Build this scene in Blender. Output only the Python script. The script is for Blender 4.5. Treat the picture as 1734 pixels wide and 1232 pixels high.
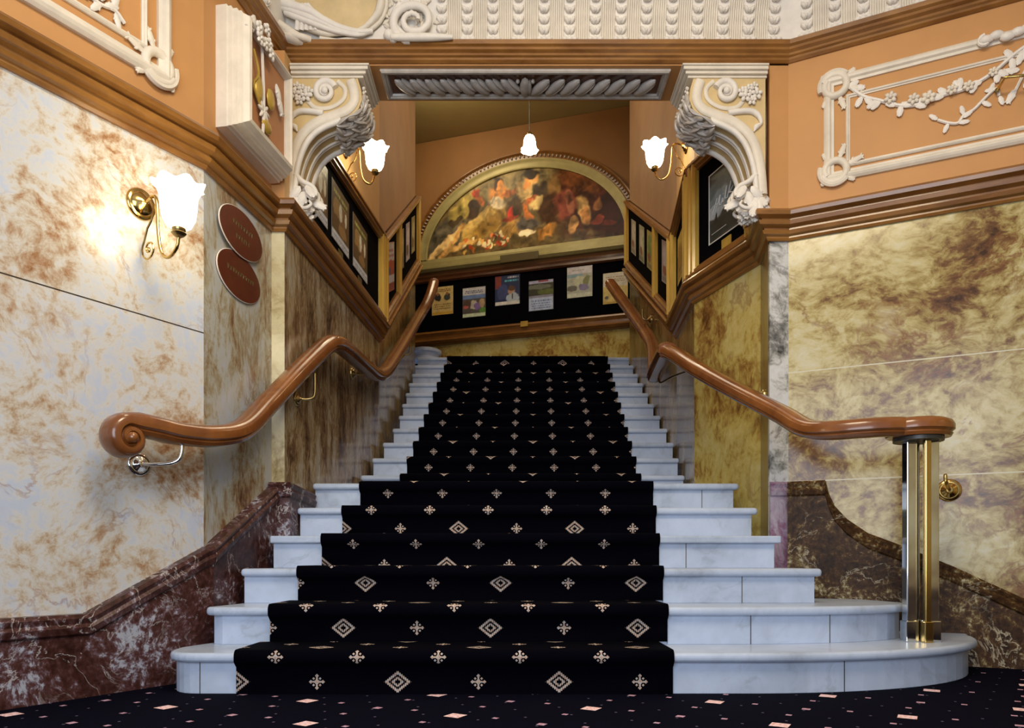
import bpy, bmesh, math, random
import numpy as np
from mathutils import Vector, Matrix

for o in list(bpy.data.objects): bpy.data.objects.remove(o)
S = bpy.context.scene
COL = S.collection
random.seed(7)

# ------------------------------------------------------------ camera, light
F = 1263.0; CX = 867.0; HY = 950.0; E = 0.53
cam = bpy.data.cameras.new('camera'); co = bpy.data.objects.new('camera', cam); COL.objects.link(co)
co.location = (0, 0, E); co.rotation_euler = (math.pi/2, 0, 0)
cam.sensor_width = 36; cam.lens = F/1734*36; cam.shift_y = (HY-616)/1734
cam.clip_start = .05
S.camera = co
S.view_settings.view_transform = 'Standard'; S.view_settings.look = 'None'
S.view_settings.exposure = 0.0; S.view_settings.gamma = 1; S.view_settings.use_curve_mapping = False
W = bpy.data.worlds.new('world'); S.world = W; W.use_nodes = True
bgn = [n for n in W.node_tree.nodes if n.type == 'BACKGROUND'][0]
bgn.inputs[0].default_value = (.62, .74, 1, 1); bgn.inputs[1].default_value = .5

def area(name, loc, target, size, power, color, sy=None):
    l = bpy.data.lights.new(name, 'AREA'); l.energy = power; l.color = color
    l.shape = 'RECTANGLE'; l.size = size; l.size_y = sy or size
    o = bpy.data.objects.new(name, l); COL.objects.link(o); o.location = loc
    o.rotation_euler = (Vector(target)-Vector(loc)).to_track_quat('-Z', 'Y').to_euler()
    return o
area('entrance_daylight', (-.8, -1.6, 1.7), (.1, 4, 1.3), 3.2, 135, (.86, .92, 1), 2.6)
area('hall_ceiling_light', (.3, 1.4, 3.85), (.3, 2.6, 0), 1.6, 105, (1, .84, .60), 1.2)
area('stair_fill_light', (.15, 6.6, 6.2), (.15, 6.6, 0), 1.4, 42, (1, .82, .58), 2.2)  # added fill hidden behind the header, brightens the stair marble and niche
area('painting_fill_light', (-.9, 8.9, 6.2), (-.6, 10.2, 4.6), 1.0, 17, (1, .80, .52), .5)  # added out-of-view fill aimed at the arched painting and back wall

# ------------------------------------------------------------ node helpers
class NT:
    def __init__(s, name):
        s.mat = bpy.data.materials.new(name); s.mat.use_nodes = True
        s.t = s.mat.node_tree; s.t.nodes.clear()
        s.out = s.t.nodes.new('ShaderNodeOutputMaterial')
        s.b = s.t.nodes.new('ShaderNodeBsdfPrincipled')
        s.t.links.new(s.b.outputs[0], s.out.inputs[0])
    def n(s, ty, **kw):
        nd = s.t.nodes.new(ty)
        for k, v in kw.items(): setattr(nd, k, v)
        return nd
    def put(s, inp, v):
        if isinstance(v, (int, float)): inp.default_value = v
        elif isinstance(v, tuple): inp.default_value = v if len(v) == len(inp.default_value) else tuple(v)+(1,)
        else: s.t.links.new(v, inp)
    def m(s, op, a, b=0, c=0):
        nd = s.n('ShaderNodeMath', operation=op)
        s.put(nd.inputs[0], a); s.put(nd.inputs[1], b)
        if op in ('SMOOTH_MIN', 'MULTIPLY_ADD', 'COMPARE'): s.put(nd.inputs[2], c)
        return nd.outputs[0]
    def vm(s, op, a, b):
        nd = s.n('ShaderNodeVectorMath', operation=op); s.put(nd.inputs[0], a); s.put(nd.inputs[1], b); return nd.outputs[0]
    def mix(s, f, a, b):
        nd = s.n('ShaderNodeMix', data_type='RGBA'); s.put(nd.inputs[0], f); s.put(nd.inputs[6], a); s.put(nd.inputs[7], b); return nd.outputs[2]
    def noise(s, v, sc, det=6, rough=.6, dist=0):
        nd = s.n('ShaderNodeTexNoise'); s.put(nd.inputs['Vector'], v); nd.inputs['Scale'].default_value = sc
        nd.inputs['Detail'].default_value = det; nd.inputs['Roughness'].default_value = rough; nd.inputs['Distortion'].default_value = dist
        return nd
    def ramp(s, f, stops):
        nd = s.n('ShaderNodeValToRGB'); s.put(nd.inputs[0], f); cr = nd.color_ramp
        cr.elements[0].position = stops[0][0]; cr.elements[0].color = tuple(stops[0][1])+(1,)
        cr.elements[1].position = stops[-1][0]; cr.elements[1].color = tuple(stops[-1][1])+(1,)
        for p, c in stops[1:-1]:
            e = cr.elements.new(p); e.color = tuple(c)+(1,)
        return nd.outputs[0]
    def bump(s, h, st=.2, d=.01):
        nd = s.n('ShaderNodeBump'); nd.inputs['Strength'].default_value = st; nd.inputs['Distance'].default_value = d
        s.put(nd.inputs['Height'], h); s.t.links.new(nd.outputs[0], s.b.inputs['Normal'])
    def set(s, color=None, rough=None, metal=None, **kw):
        if color is not None: s.put(s.b.inputs['Base Color'], color)
        if rough is not None: s.put(s.b.inputs['Roughness'], rough)
        if metal is not None: s.put(s.b.inputs['Metallic'], metal)
        for k, v in kw.items(): s.put(s.b.inputs[k], v)
        return s.mat
    def obj(s):
        return s.n('ShaderNodeTexCoord').outputs['Object']

def marble(name, stops, vein, vamt=.8, sc=(1, 1, 1), off=(0, 0, 0), n1=1.6, warp=.5, joints=(), jcol=(.05, .04, .03), rough=.18, spec=.4, veinsc=1.8, vw=.03, fine=.35, joint_w=.003):
    t = NT(name); o = t.obj()
    p = t.vm('ADD', t.vm('MULTIPLY', o, sc), off)
    w = t.noise(p, 1.3, 4, .6)
    wv = t.vm('MULTIPLY', t.vm('SUBTRACT', w.outputs['Color'], (.5, .5, .5)), (warp, warp, warp))
    q = t.vm('ADD', p, wv)
    a = t.noise(q, n1, 12, .66).outputs['Fac']
    f = t.noise(q, n1*9, 8, .7).outputs['Fac']
    v = t.m('ADD', a, t.m('MULTIPLY', t.m('SUBTRACT', f, .5), fine))
    c = t.ramp(v, stops)
    r = t.noise(q, veinsc, 8, .62, .6).outputs['Fac']
    vv = t.m('ABSOLUTE', t.m('SUBTRACT', r, .5))
    mask = t.n('ShaderNodeMapRange'); t.put(mask.inputs[0], vv); mask.inputs[1].default_value = 0; mask.inputs[2].default_value = vw; mask.inputs[3].default_value = vamt; mask.inputs[4].default_value = 0
    br = t.noise(p, 3.1, 4, .5).outputs['Fac']
    bm_ = t.n('ShaderNodeMapRange'); t.put(bm_.inputs[0], br); bm_.inputs[1].default_value = .42; bm_.inputs[2].default_value = .6
    c = t.mix(t.m('MULTIPLY', mask.outputs[0], bm_.outputs[0]), c, vein)
    if joints:
        sp = t.n('ShaderNodeSeparateXYZ'); t.put(sp.inputs[0], o)
        for z in joints:
            c = t.mix(t.m('LESS_THAN', t.m('ABSOLUTE', t.m('SUBTRACT', sp.outputs[2], z)), joint_w), c, jcol)
    return t.set(c, rough, 0, **{'Specular IOR Level': spec})

def wood(name, c1, c2, rough=.22, sc=(1, 1, 1), coat=.4):
    t = NT(name); o = t.vm('MULTIPLY', t.obj(), sc)
    a = t.noise(o, 14, 8, .6, .5).outputs['Fac']
    c = t.ramp(a, [(.3, c1), (.7, c2)])
    t.set(c, rough, 0, **{'Coat Weight': coat, 'Coat Roughness': .1}); t.bump(a, .12, .003)
    return t.mat

def plain(name, c, rough=.5, metal=0, var=.12, nsc=6, bump=0, **kw):
    t = NT(name); a = t.noise(t.obj(), nsc, 6, .6).outputs['Fac']
    lo = tuple(x*(1-var) for x in c); hi = tuple(min(1, x*(1+var)) for x in c)
    t.set(t.ramp(a, [(.3, lo), (.7, hi)]), rough, metal, **kw)
    if bump: t.bump(t.noise(t.obj(), nsc*6, 4, .6).outputs['Fac'], bump, .004)
    return t.mat

M = {}
WHT = (.52, .55, .63)
M['marble_left'] = marble('veined_cream_marble', [(.22, (.12, .055, .025)), (.32, (.34, .18, .09)), (.40, (.44, .33, .23)), (.47, (.54, .48, .40)), (.54, (.58, .57, .55)), (.66, (.48, .53, .64))], (.28, .12, .05), .5, off=(3.1, 1.2, .3), n1=2.3, warp=.3, joints=(1.575,), fine=.75, vw=.015)
M['marble_angled'] = marble('grey_green_marble', [(.26, (.09, .045, .025)), (.36, (.25, .15, .08)), (.45, (.38, .34, .24)), (.53, (.46, .47, .45)), (.66, (.46, .50, .58))], (.22, .09, .04), .5, sc=(1, 1.2, .55), off=(.2, 5, 1), n1=3.2, fine=.5)
M['marble_niche_left'] = marble('streaked_brown_marble', [(.30, (.05, .03, .018)), (.42, (.17, .10, .05)), (.5, (.30, .21, .11)), (.58, (.40, .33, .22)), (.7, (.45, .45, .42))], (.10, .04, .02), .6, sc=(1.6, 1.6, .5), off=(1, 0, 4), n1=4, fine=.6)
M['marble_strip'] = marble('pale_yellow_marble', [(.3, (.25, .18, .07)), (.45, (.55, .48, .28)), (.65, (.66, .60, .42))], (.3, .18, .08), .4, off=(4, 4, 2), n1=2.5)
M['marble_right'] = marble('golden_veined_marble', [(.28, (.05, .02, .007)), (.39, (.17, .08, .025)), (.47, (.34, .25, .08)), (.56, (.50, .42, .19)), (.66, (.57, .51, .31)), (.80, (.60, .57, .46))], (.20, .075, .025), .85, sc=(.8, .8, 1.1), off=(7.4, 2.1, .9), n1=1.9, warp=.45, joints=(1.585, .975), jcol=(.60, .56, .42), fine=.7, vw=.014, veinsc=1.1)
M['marble_niche_right'] = marble('ochre_marble', [(.30, (.12, .05, .015)), (.40, (.32, .18, .045)), (.48, (.50, .38, .10)), (.6, (.60, .50, .19)), (.75, (.62, .55, .28))], (.25, .11, .03), .6, sc=(1, 1, .8), off=(2, 9, 5), n1=2.6, fine=.45)
M['marble_return'] = marble('brown_ochre_marble', [(.3, (.07, .04, .01)), (.5, (.26, .18, .06)), (.7, (.38, .29, .12))], (.1, .05, .02), .5, sc=(1, 1, .4), off=(5, 2, 5), n1=3)  # browner ochre marble for the return strip beside the right pilaster
M['marble_pilaster'] = marble('white_pilaster_marble', [(.33, (.05, .05, .05)), (.43, (.30, .30, .28)), (.52, (.60, .60, .58)), (.7, (.68, .70, .74))], (.12, .12, .12), .6, off=(8, 1, 2), n1=4)
M['marble_stair'] = marble('dark_ochre_marble', [(.3, (.07, .035, .012)), (.45, (.22, .14, .045)), (.6, (.38, .28, .10)), (.75, (.45, .38, .2))], (.12, .05, .02), .5, sc=(1, 1, .45), off=(6, 1, 5), n1=3.4, fine=.5)
M['marble_purple'] = marble('purple_brown_marble', [(.3, (.025, .008, .006)), (.46, (.055, .020, .016)), (.55, (.085, .036, .034)), (.61, (.15, .10, .12)), (.68, (.36, .38, .44))], (.55, .52, .52), .9, off=(2, 2, 7), n1=3.6, warp=.3, veinsc=3.8, vw=.009, fine=1.0, joints=(), spec=.2, rough=.34)
M['marble_brown_base'] = marble('dark_brown_green_marble', [(.3, (.02, .009, .004)), (.48, (.055, .026, .010)), (.58, (.10, .05, .018)), (.66, (.24, .19, .08)), (.74, (.50, .45, .32))], (.55, .48, .34), .9, off=(9, 3, 7), n1=4, warp=.3, veinsc=3.6, vw=.010, fine=1.1, spec=.15, rough=.42)
M['marble_lilac'] = marble('lilac_marble', [(.3, (.06, .02, .04)), (.45, (.25, .12, .20)), (.55, (.35, .28, .38)), (.7, (.5, .5, .58))], (.5, .45, .5), .7, off=(1, 3, 3), n1=3)
M['marble_step'] = marble('white_step_marble', [(.28, (.27, .31, .39)), (.42, (.41, .48, .61)), (.6, (.49, .57, .73)), (.8, (.54, .62, .78))], (.25, .28, .33), .4, off=(1, 1, 1), n1=2.2, fine=.18, veinsc=1.4, vw=.02, rough=.28)
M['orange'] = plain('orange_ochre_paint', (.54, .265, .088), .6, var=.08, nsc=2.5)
M['orange_dark'] = plain('terracotta_paint', (.44, .20, .085), .6, var=.1, nsc=3)
M['niche_paint'] = plain('buff_ochre_paint', (.58, .36, .15), .6, var=.1, nsc=3)
M['stair_paint'] = plain('brown_buff_paint', (.42, .25, .13), .55, var=.12, nsc=3)
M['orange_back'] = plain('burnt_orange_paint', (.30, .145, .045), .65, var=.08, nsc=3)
M['olive_ceiling'] = plain('olive_cream_paint', (.42, .33, .13), .7, var=.06, nsc=2)
M['cream'] = plain('cream_plaster', (.72, .65, .54), .5, var=.1, nsc=9, bump=.15)
M['white_plaster'] = plain('white_plaster', (.76, .71, .64), .5, var=.08, nsc=12, bump=.1)
M['yellow_plaster'] = plain('buff_yellow_plaster', (.62, .46, .22), .55, var=.12, nsc=9)
M['gilt'] = plain('gilt_paint', (.55, .37, .07), .35, .3, var=.2, nsc=12)
M['gold_wood'] = wood('gilded_wood', (.50, .28, .04), (.74, .50, .10), .3, (1, 1, .15))
M['rail_wood'] = wood('varnished_mahogany', (.13, .038, .010), (.27, .095, .024), .25, (.35, .35, .35), .45)
M['mould_wood'] = wood('brown_gilded_moulding_wood', (.17, .065, .014), (.33, .15, .035), .28, (.3, .3, 1), .4)
M['dark_wood'] = wood('dark_mahogany', (.05, .018, .008), (.12, .045, .016), .25, (.3, .3, 1), .5)
M['chrome'] = plain('polished_chrome', (.72, .72, .70), .08, 1, var=.03)
M['brass'] = plain('polished_brass', (.62, .42, .14), .16, 1, var=.08)
M['old_brass'] = plain('aged_brass', (.42, .31, .13), .28, 1, var=.15)
M['black'] = plain('black_felt', (.002, .002, .003), .9, var=.3, **{'Specular IOR Level': .03})
M['dark_paint'] = plain('charcoal_paint', (.03, .028, .025), .4)
M['plaque_brown'] = plain('brown_enamel', (.105, .020, .010), .3, var=.2, nsc=30, **{'Coat Weight': .3})
M['plaque_olive'] = plain('dull_bronze', (.10, .075, .02), .4)
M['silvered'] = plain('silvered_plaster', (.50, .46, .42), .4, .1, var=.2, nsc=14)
M['frame_green'] = plain('antique_green_gilt', (.40, .35, .14), .38, .15, var=.12, nsc=8)
M['joint'] = plain('dark_joint', (.05, .04, .03), .6)

def emis(name, c, s):
    t = NT(name)
    t.set((.9, .9, .85), .4, 0, **{'Emission Color': tuple(c)+(1,), 'Emission Strength': s}); return t.mat
M['lamp_glass'] = emis('lit_opal_glass', (1, .86, .58), 16)
M['lamp_small'] = emis('lit_opal_glass_bright', (1, .86, .58), 22)
M['lamp_collar'] = emis('lit_green_tinted_glass', (.70, .82, .52), 1.6)

# painted (vertex colour) material
tp = NT('printed_colour'); at_ = tp.n('ShaderNodeAttribute', attribute_name='Col'); tp.set(at_.outputs['Color'], .42); M['print'] = tp.mat
tp = NT('varnished_oil_paint'); at_ = tp.n('ShaderNodeAttribute', attribute_name='Col'); tp.set(at_.outputs['Color'], .34, **{'Specular IOR Level': .2}); M['oil'] = tp.mat

# carpets
def carpet_runner():
    t = NT('navy_runner_weave')
    uv = t.n('ShaderNodeUVMap', uv_map='UVMap'); sp = t.n('ShaderNodeSeparateXYZ'); t.put(sp.inputs[0], uv.outputs[0])
    u, v = sp.outputs[0], sp.outputs[1]
    def cyc(x, per): return t.m('SUBTRACT', t.m('FLOORED_MODULO', t.m('ADD', x, per/2), per), per/2)
    def flower(du, dv):
        au, av = t.m('ABSOLUTE', du), t.m('ABSOLUTE', dv)
        mn, mx, sm = t.m('MINIMUM', au, av), t.m('MAXIMUM', au, av), t.m('ADD', au, av)
        plus = t.m('MULTIPLY', t.m('LESS_THAN', mn, .0035), t.m('LESS_THAN', mx, .022))
        core = t.m('LESS_THAN', sm, .013)
        tip = t.m('LESS_THAN', t.m('ADD', mn, t.m('ABSOLUTE', t.m('SUBTRACT', mx, .024))), .008)
        dg = t.m('LESS_THAN', t.m('ADD', t.m('ABSOLUTE', t.m('SUBTRACT', au, .013)), t.m('ABSOLUTE', t.m('SUBTRACT', av, .013))), .0055)
        return t.m('MAXIMUM', t.m('MAXIMUM', plus, core), t.m('MAXIMUM', tip, dg))
    rowA = flower(cyc(t.m('SUBTRACT', u, .165), .322), cyc(t.m('SUBTRACT', v, .115), .23))
    vb = cyc(v, .23)
    ph = t.m('FLOORED_MODULO', t.m('FLOOR', t.m('DIVIDE', t.m('ADD', v, .115), .23)), 2)
    uu = t.m('SUBTRACT', u, t.m('MULTIPLY', ph, .322))
    rowB = flower(cyc(t.m('SUBTRACT', uu, .322), .644), vb)
    du = t.m('ABSOLUTE', cyc(uu, .644)); dv = t.m('ABSOLUTE', vb)
    wob = t.m('MULTIPLY', t.m('SUBTRACT', t.m('FRACT', t.m('MULTIPLY', t.m('SUBTRACT', du, dv), 75)), .5), .16)
    d = t.m('ADD', t.m('ADD', t.m('DIVIDE', du, .052), t.m('DIVIDE', dv, .043)), wob)
    r1 = t.m('LESS_THAN', t.m('ABSOLUTE', t.m('SUBTRACT', d, .86)), .14)
    r2 = t.m('LESS_THAN', t.m('ABSOLUTE', t.m('SUBTRACT', d, .38)), .11)
    mask = t.m('MAXIMUM', t.m('MAXIMUM', rowA, rowB), t.m('MAXIMUM', r1, r2))
    n = t.noise(uv.outputs[0], 120, 2, .5).outputs['Fac']
    yarn = t.ramp(n, [(.35, (.38, .22, .22)), (.5, (.55, .42, .30)), (.65, (.42, .44, .50))])
    base = t.ramp(t.noise(uv.outputs[0], 300, 2, .5).outputs['Fac'], [(.3, (.0006, .0006, .0016)), (.8, (.002, .002, .006))])
    t.set(t.mix(mask, base, yarn), .95, 0, **{'Specular IOR Level': .03})
    return t.mat
M['runner'] = carpet_runner()

def carpet_floor():
    t = NT('navy_hall_carpet'); o = t.obj()
    sp = t.n('ShaderNodeSeparateXYZ'); t.put(sp.inputs[0], o); x, y = sp.outputs[0], sp.outputs[1]
    a = math.radians(14.6); ca, sa = math.cos(a), math.sin(a)
    x0, y0 = .285, 2.69
    dx, dy = t.m('SUBTRACT', x, x0), t.m('SUBTRACT', y, y0)
    p = t.m('ADD', t.m('MULTIPLY', dx, ca), t.m('MULTIPLY', dy, sa)); q = t.m('SUBTRACT', t.m('MULTIPLY', dy, ca), t.m('MULTIPLY', dx, sa))
    def cyc(x, per): return t.m('ABSOLUTE', t.m('SUBTRACT', t.m('FLOORED_MODULO', t.m('ADD', x, per/2), per), per/2))
    def dia(ox, oy, px, py, r): return t.m('LESS_THAN', t.m('ADD', cyc(t.m('SUBTRACT', p, ox), px), cyc(t.m('SUBTRACT', q, oy), py)), r)
    big = t.m('LESS_THAN', t.m('ADD', t.m('MULTIPLY', cyc(p, .496), 1.0), t.m('MULTIPLY', cyc(q, .41), 1.0)), .042)
    s1 = dia(.124, .13, .248, .205, .014); s2 = dia(.248, .205, .496, .41, .02); s3 = dia(.06, .05, .165, .137, .006)
    n = t.noise(o, 90, 2, .5).outputs['Fac']
    c = t.ramp(t.noise(o, 260, 2, .5).outputs['Fac'], [(.3, (.001, .001, .004)), (.8, (.004, .004, .013))])
    c = t.mix(s3, c, (.12, .10, .16)); c = t.mix(t.m('MAXIMUM', s1, s2), c, t.ramp(n, [(.4, (.45, .22, .28)), (.6, (.5, .36, .5))]))
    c = t.mix(big, c, t.ramp(n, [(.35, (.65, .28, .25)), (.5, (.85, .62, .60)), (.65, (.8, .6, .75))]))
    t.set(c, .95, 0, **{'Specular IOR Level': .04}); return t.mat
M['carpet'] = carpet_floor()

# ------------------------------------------------------------ mesh helpers
def tagit(o, label=None, cat=None, group=None, kind=None):
    if label: o['label'] = label
    if cat: o['category'] = cat
    if group: o['group'] = group
    if kind: o['kind'] = kind
    return o
def thing(name, label, cat, loc=(0, 0, 0), group=None):
    o = bpy.data.objects.new(name, None); COL.objects.link(o); o.location = loc; o.empty_display_size = .1
    return tagit(o, label, cat, group)
def wloc(p):
    v = Vector((0, 0, 0))
    while p is not None: v += p.location; p = p.parent
    return v
def obj(name, bm, mats, parent=None, smooth=False, loc=None, label=None, kind=None, bevel=0):
    base = wloc(parent)
    if loc is not None: base = Vector(loc)
    if base.length: bmesh.ops.translate(bm, verts=bm.verts, vec=-base)
    bmesh.ops.recalc_face_normals(bm, faces=bm.faces)
    if smooth:
        for f in bm.faces: f.smooth = True
    me = bpy.data.meshes.new(name); bm.to_mesh(me); bm.free()
    for m in (mats if isinstance(mats, (list, tuple)) else [mats]): me.materials.append(M[m] if isinstance(m, str) else m)
    o = bpy.data.objects.new(name, me); COL.objects.link(o); o.parent = parent
    if loc is not None and parent is None: o.location = loc
    if label: o['label'] = label
    if kind: o['kind'] = kind
    if smooth:
        try:
            me.set_sharp_from_angle(angle=math.radians(50))
        except Exception: pass
    if bevel:
        b = o.modifiers.new('bevel', 'BEVEL'); b.width = bevel; b.segments = 2; b.limit_method = 'ANGLE'
    return o
def B(): return bmesh.new()

def hexa(bm, pts, mi=0):
    """8 points: bottom 4 then top 4"""
    v = [bm.verts.new(p) for p in pts]
    for f in ((3, 2, 1, 0), (4, 5, 6, 7), (0, 1, 5, 4), (1, 2, 6, 5), (2, 3, 7, 6), (3, 0, 4, 7)):
        fc = bm.faces.new([v[i] for i in f]); fc.material_index = mi
def box(bm, x0, x1, y0, y1, z0, z1, mi=0):
    hexa(bm, [(x0, y0, z0), (x1, y0, z0), (x1, y1, z0), (x0, y1, z0), (x0, y0, z1), (x1, y0, z1), (x1, y1, z1), (x0, y1, z1)], mi)
def prism(bm, poly, z0, z1, mi=0):
    a = [bm.verts.new((p[0], p[1], z0)) for p in poly]; b = [bm.verts.new((p[0], p[1], z1)) for p in poly]
    n = len(poly)
    bm.faces.new(a[::-1]).material_index = mi; bm.faces.new(b).material_index = mi
    for i in range(n): bm.faces.new((a[i], a[(i+1) % n], b[(i+1) % n], b[i])).material_index = mi
def extrude_poly3(bm, pts, vec):
    a = [bm.verts.new(p) for p in pts]; b = [bm.verts.new(Vector(p)+Vector(vec)) for p in pts]; n = len(pts)
    bm.faces.new(a); bm.faces.new(b[::-1])
    for i in range(n): bm.faces.new((a[i], b[i], b[(i+1) % n], a[(i+1) % n]))
def rings(bm, R, closed=False, capped=True):
    V = [[bm.verts.new(p) for p in r] for r in R]; n = len(V[0]); k = len(V)
    for i in range(k if closed else k-1):
        a, b = V[i], V[(i+1) % k]
        for j in range(n): bm.faces.new((a[j], a[(j+1) % n], b[(j+1) % n], b[j]))
    if capped and not closed:
        bm.faces.new(V[0][::-1]); bm.faces.new(V[-1])
def tube(bm, pts, rad, seg=8):
    pts = [Vector(p) for p in pts]; n = len(pts)
    if not isinstance(rad, (list, tuple)): rad = [rad]*n
    R = []; prev = None
    for i in range(n):
        t = (pts[min(i+1, n-1)]-pts[max(i-1, 0)])
        if t.length < 1e-9: t = Vector((0, 0, 1))
        t.normalize()
        if prev is None:
            a = Vector((0, 0, 1)) if abs(t.z) < .9 else Vector((1, 0, 0))
            prev = (a-t*a.dot(t)).normalized()
        else:
            prev = (prev-t*prev.dot(t)).normalized()
        b = t.cross(prev)
        R.append([pts[i]+(prev*math.cos(2*math.pi*k/seg)+b*math.sin(2*math.pi*k/seg))*max(rad[i], .0004) for k in range(seg)])
    rings(bm, R)
def ellipsoid(bm, c, ax, ay, az, seg=8, rg=6):
    """ax, ay, az: vectors (semi axes)"""
    c, ax, ay, az = Vector(c), Vector(ax), Vector(ay), Vector(az)
    top = bm.verts.new(c+az); bot = bm.verts.new(c-az); V = []
    for i in range(1, rg):
        th = math.pi*i/rg
        V.append([bm.verts.new(c+az*math.cos(th)+(ax*math.cos(2*math.pi*k/seg)+ay*math.sin(2*math.pi*k/seg))*math.sin(th)) for k in range(seg)])
    for k in range(seg):
        bm.faces.new((top, V[0][k], V[0][(k+1) % seg])); bm.faces.new((bot, V[-1][(k+1) % seg], V[-1][k]))
        for i in range(len(V)-1): bm.faces.new((V[i][k], V[i+1][k], V[i+1][(k+1) % seg], V[i][(k+1) % seg]))
def lathe(bm, prof, c, axis=(0, 0, 1), seg=24, wob=None):
    ax = Vector(axis).normalized(); a = Vector((1, 0, 0)) if abs(ax.x) < .8 else Vector((0, 1, 0))
    a = (a-ax*a.dot(ax)).normalized(); b = ax.cross(a); c = Vector(c); R = []
    for i, (r, h) in enumerate(prof):
        ring = []
        for k in range(seg):
            th = 2*math.pi*k/seg
            rr, hh = (r, h) if wob is None else wob(i, th, r, h)
            ring.append(c+ax*hh+(a*math.cos(th)+b*math.sin(th))*max(rr, .0005))
        R.append(ring)
    rings(bm, R)
def catmull(P, n=6):
    P = [Vector(p) for p in P]; Q = [P[0]*2-P[1]]+P+[P[-1]*2-P[-2]]; out = []
    for i in range(1, len(Q)-2):
        for k in range(n):
            t = k/n; a, b, c, d = Q[i-1], Q[i], Q[i+1], Q[i+2]
            out.append(.5*((2*b)+(c-a)*t+(2*a-5*b+4*c-d)*t*t+(3*b-a-3*c+d)*t**3))
    out.append(P[-1]); return out
def miters(path):
    n = len(path); out = []
    def nr(i):
        d = Vector((path[i+1][0]-path[i][0], path[i+1][1]-path[i][1])).normalized(); return Vector((d.y, -d.x))
    for i in range(n):
        if i == 0: out.append(nr(0))
        elif i == n-1: out.append(nr(n-2))
        else:
            a, b = nr(i-1), nr(i); s = a+b
            out.append(s/max(.25, (1+a.dot(b))))
    return out
def sweep(bm, path, prof, zs=None):
    """path: 2d points, interior on the right; prof closed [(out, z)]; zs per-point height"""
    m = miters(path); zs = zs or [0]*len(path)
    rings(bm, [[(p[0]+mm.x*o, p[1]+mm.y*o, z+h) for o, h in prof] for p, mm, z in zip(path, m, zs)])

class Wall:
    def __init__(s, p0, p1):
        s.p0 = Vector((p0[0], p0[1], 0)); s.p1 = Vector((p1[0], p1[1], 0)); d = s.p1-s.p0; s.L = d.length
        s.u = d.normalized(); s.n = Vector((s.u.y, -s.u.x, 0))
    def P(s, a, z, o=0): return s.p0+s.u*a+s.n*o+Vector((0, 0, z))
    def px(s, x, y=HY, o=0):
        """pixel of the photograph -> (along, z) on the wall plane shifted out by o"""
        d = Vector(((x-CX)/F, 1, 0)); q = s.p0+s.n*o
        den = d.dot(s.n); Y = q.dot(s.n)/den; pt = d*Y
        return (pt-q).dot(s.u), E+(HY-y)/F*Y
    def at(s, x, y, o=0):
        a, z = s.px(x, y, o); return s.P(a, z, o)
def frame_loop(bm, w, corners, prof):
    """moulding round a closed polygon on wall w; corners [(a,z)] ; prof [(inward, out)] closed"""
    n = len(corners); R = []
    cx = sum(c[0] for c in corners)/n; cz = sum(c[1] for c in corners)/n
    for i in range(n):
        p = Vector(corners[i]); a = Vector(corners[i-1]); b = Vector(corners[(i+1) % n])
        e1 = (p-a).normalized(); e2 = (b-p).normalized()
        n1 = Vector((-e1.y, e1.x)); n2 = Vector((-e2.y, e2.x))
        if n1.dot(Vector((cx, cz))-p) < 0: n1 = -n1; 
        if n2.dot(Vector((cx, cz))-p) < 0: n2 = -n2
        s_ = (n1+n2)/max(.2, 1+n1.dot(n2))
        R.append([w.P(p.x+s_.x*i_, p.y+s_.y*i_, o) for i_, o in prof])
    rings(bm, R, closed=True)

# ------------------------------------------------------------ plan
A = (-1.412, 3.416); Bp = (-1.309, 4.06); B2 = (-1.238, 4.06); D = (-1.085, 6.1); Ee = (-1.077, 8.3)
L0 = (-3.2, .513); LB = (-3.2, -1.8)
R0 = (1.325, 8.4); R1 = (1.325, 6.0); R2 = (1.27, 5.2); R3 = (1.50, 4.5); R4 = (1.443, 4.18); R5 = (1.549, 4.18); R6 = (3.2, 3.386); RB = (3.2, -1.8)
wL = Wall(L0, A); wAB = Wall(A, Bp); wNL = Wall(B2, D); wSL = Wall(D, Ee)
wSR = Wall(R0, R1); wSR2 = Wall(R1, R2); wNR = Wall(R2, R3); wR = Wall(R5, R6)
BW0 = (-3.6, 10.4+.309*2.225); BW1 = (3.2, 10.4-.309*4.575); wB = Wall(BW0, BW1)
H = .1653; D0 = .29; Y1 = 2.96; TOP = 17*H
DZ = 2.37     # split between marble and paint
SLOPE_END = 1.36

def wallseg(name, p0, p1, ml, mu, split0=DZ, split1=DZ, top=3.95, z0=0, th=.14, e0=0, e1=0):
    w = Wall(p0, p1); bm = B()
    def blk(a0, a1, zb0, zb1, zt0, zt1, mi):
        hexa(bm, [w.P(a0, zb0, 0), w.P(a1, zb1, 0), w.P(a1, zb1, -th), w.P(a0, zb0, -th), w.P(a0, zt0, 0), w.P(a1, zt1, 0), w.P(a1, zt1, -th), w.P(a0, zt0, -th)], mi)
    blk(-e0, w.L+e1, z0, z0, split0, split1, 0); blk(-e0, w.L+e1, split0, split1, top, top, 1)
    return obj(name, bm, [ml, mu], kind='structure')
wallseg('wall_left', L0, A, 'marble_left', 'orange')
wallseg('wall_left_near', LB, L0, 'marble_left', 'orange')
wallseg('wall_left_angled', A, Bp, 'marble_angled', 'orange', e1=.0)
wallseg('wall_left_pilaster', Bp, B2, 'marble_strip', 'orange', th=.2, top=3.31)
wallseg('wall_niche_left', B2, D, 'marble_niche_left', 'niche_paint', top=3.31)
wallseg('wall_niche_left_upper', tuple(wNL.P(.125, 0)[:2]), D, 'niche_paint', 'niche_paint', 3.5, 3.5, top=6.34, z0=3.31)
wallseg('wall_stair_left', D, Ee, 'marble_stair', 'stair_paint', DZ, DZ+SLOPE_END, top=6.34)
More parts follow.
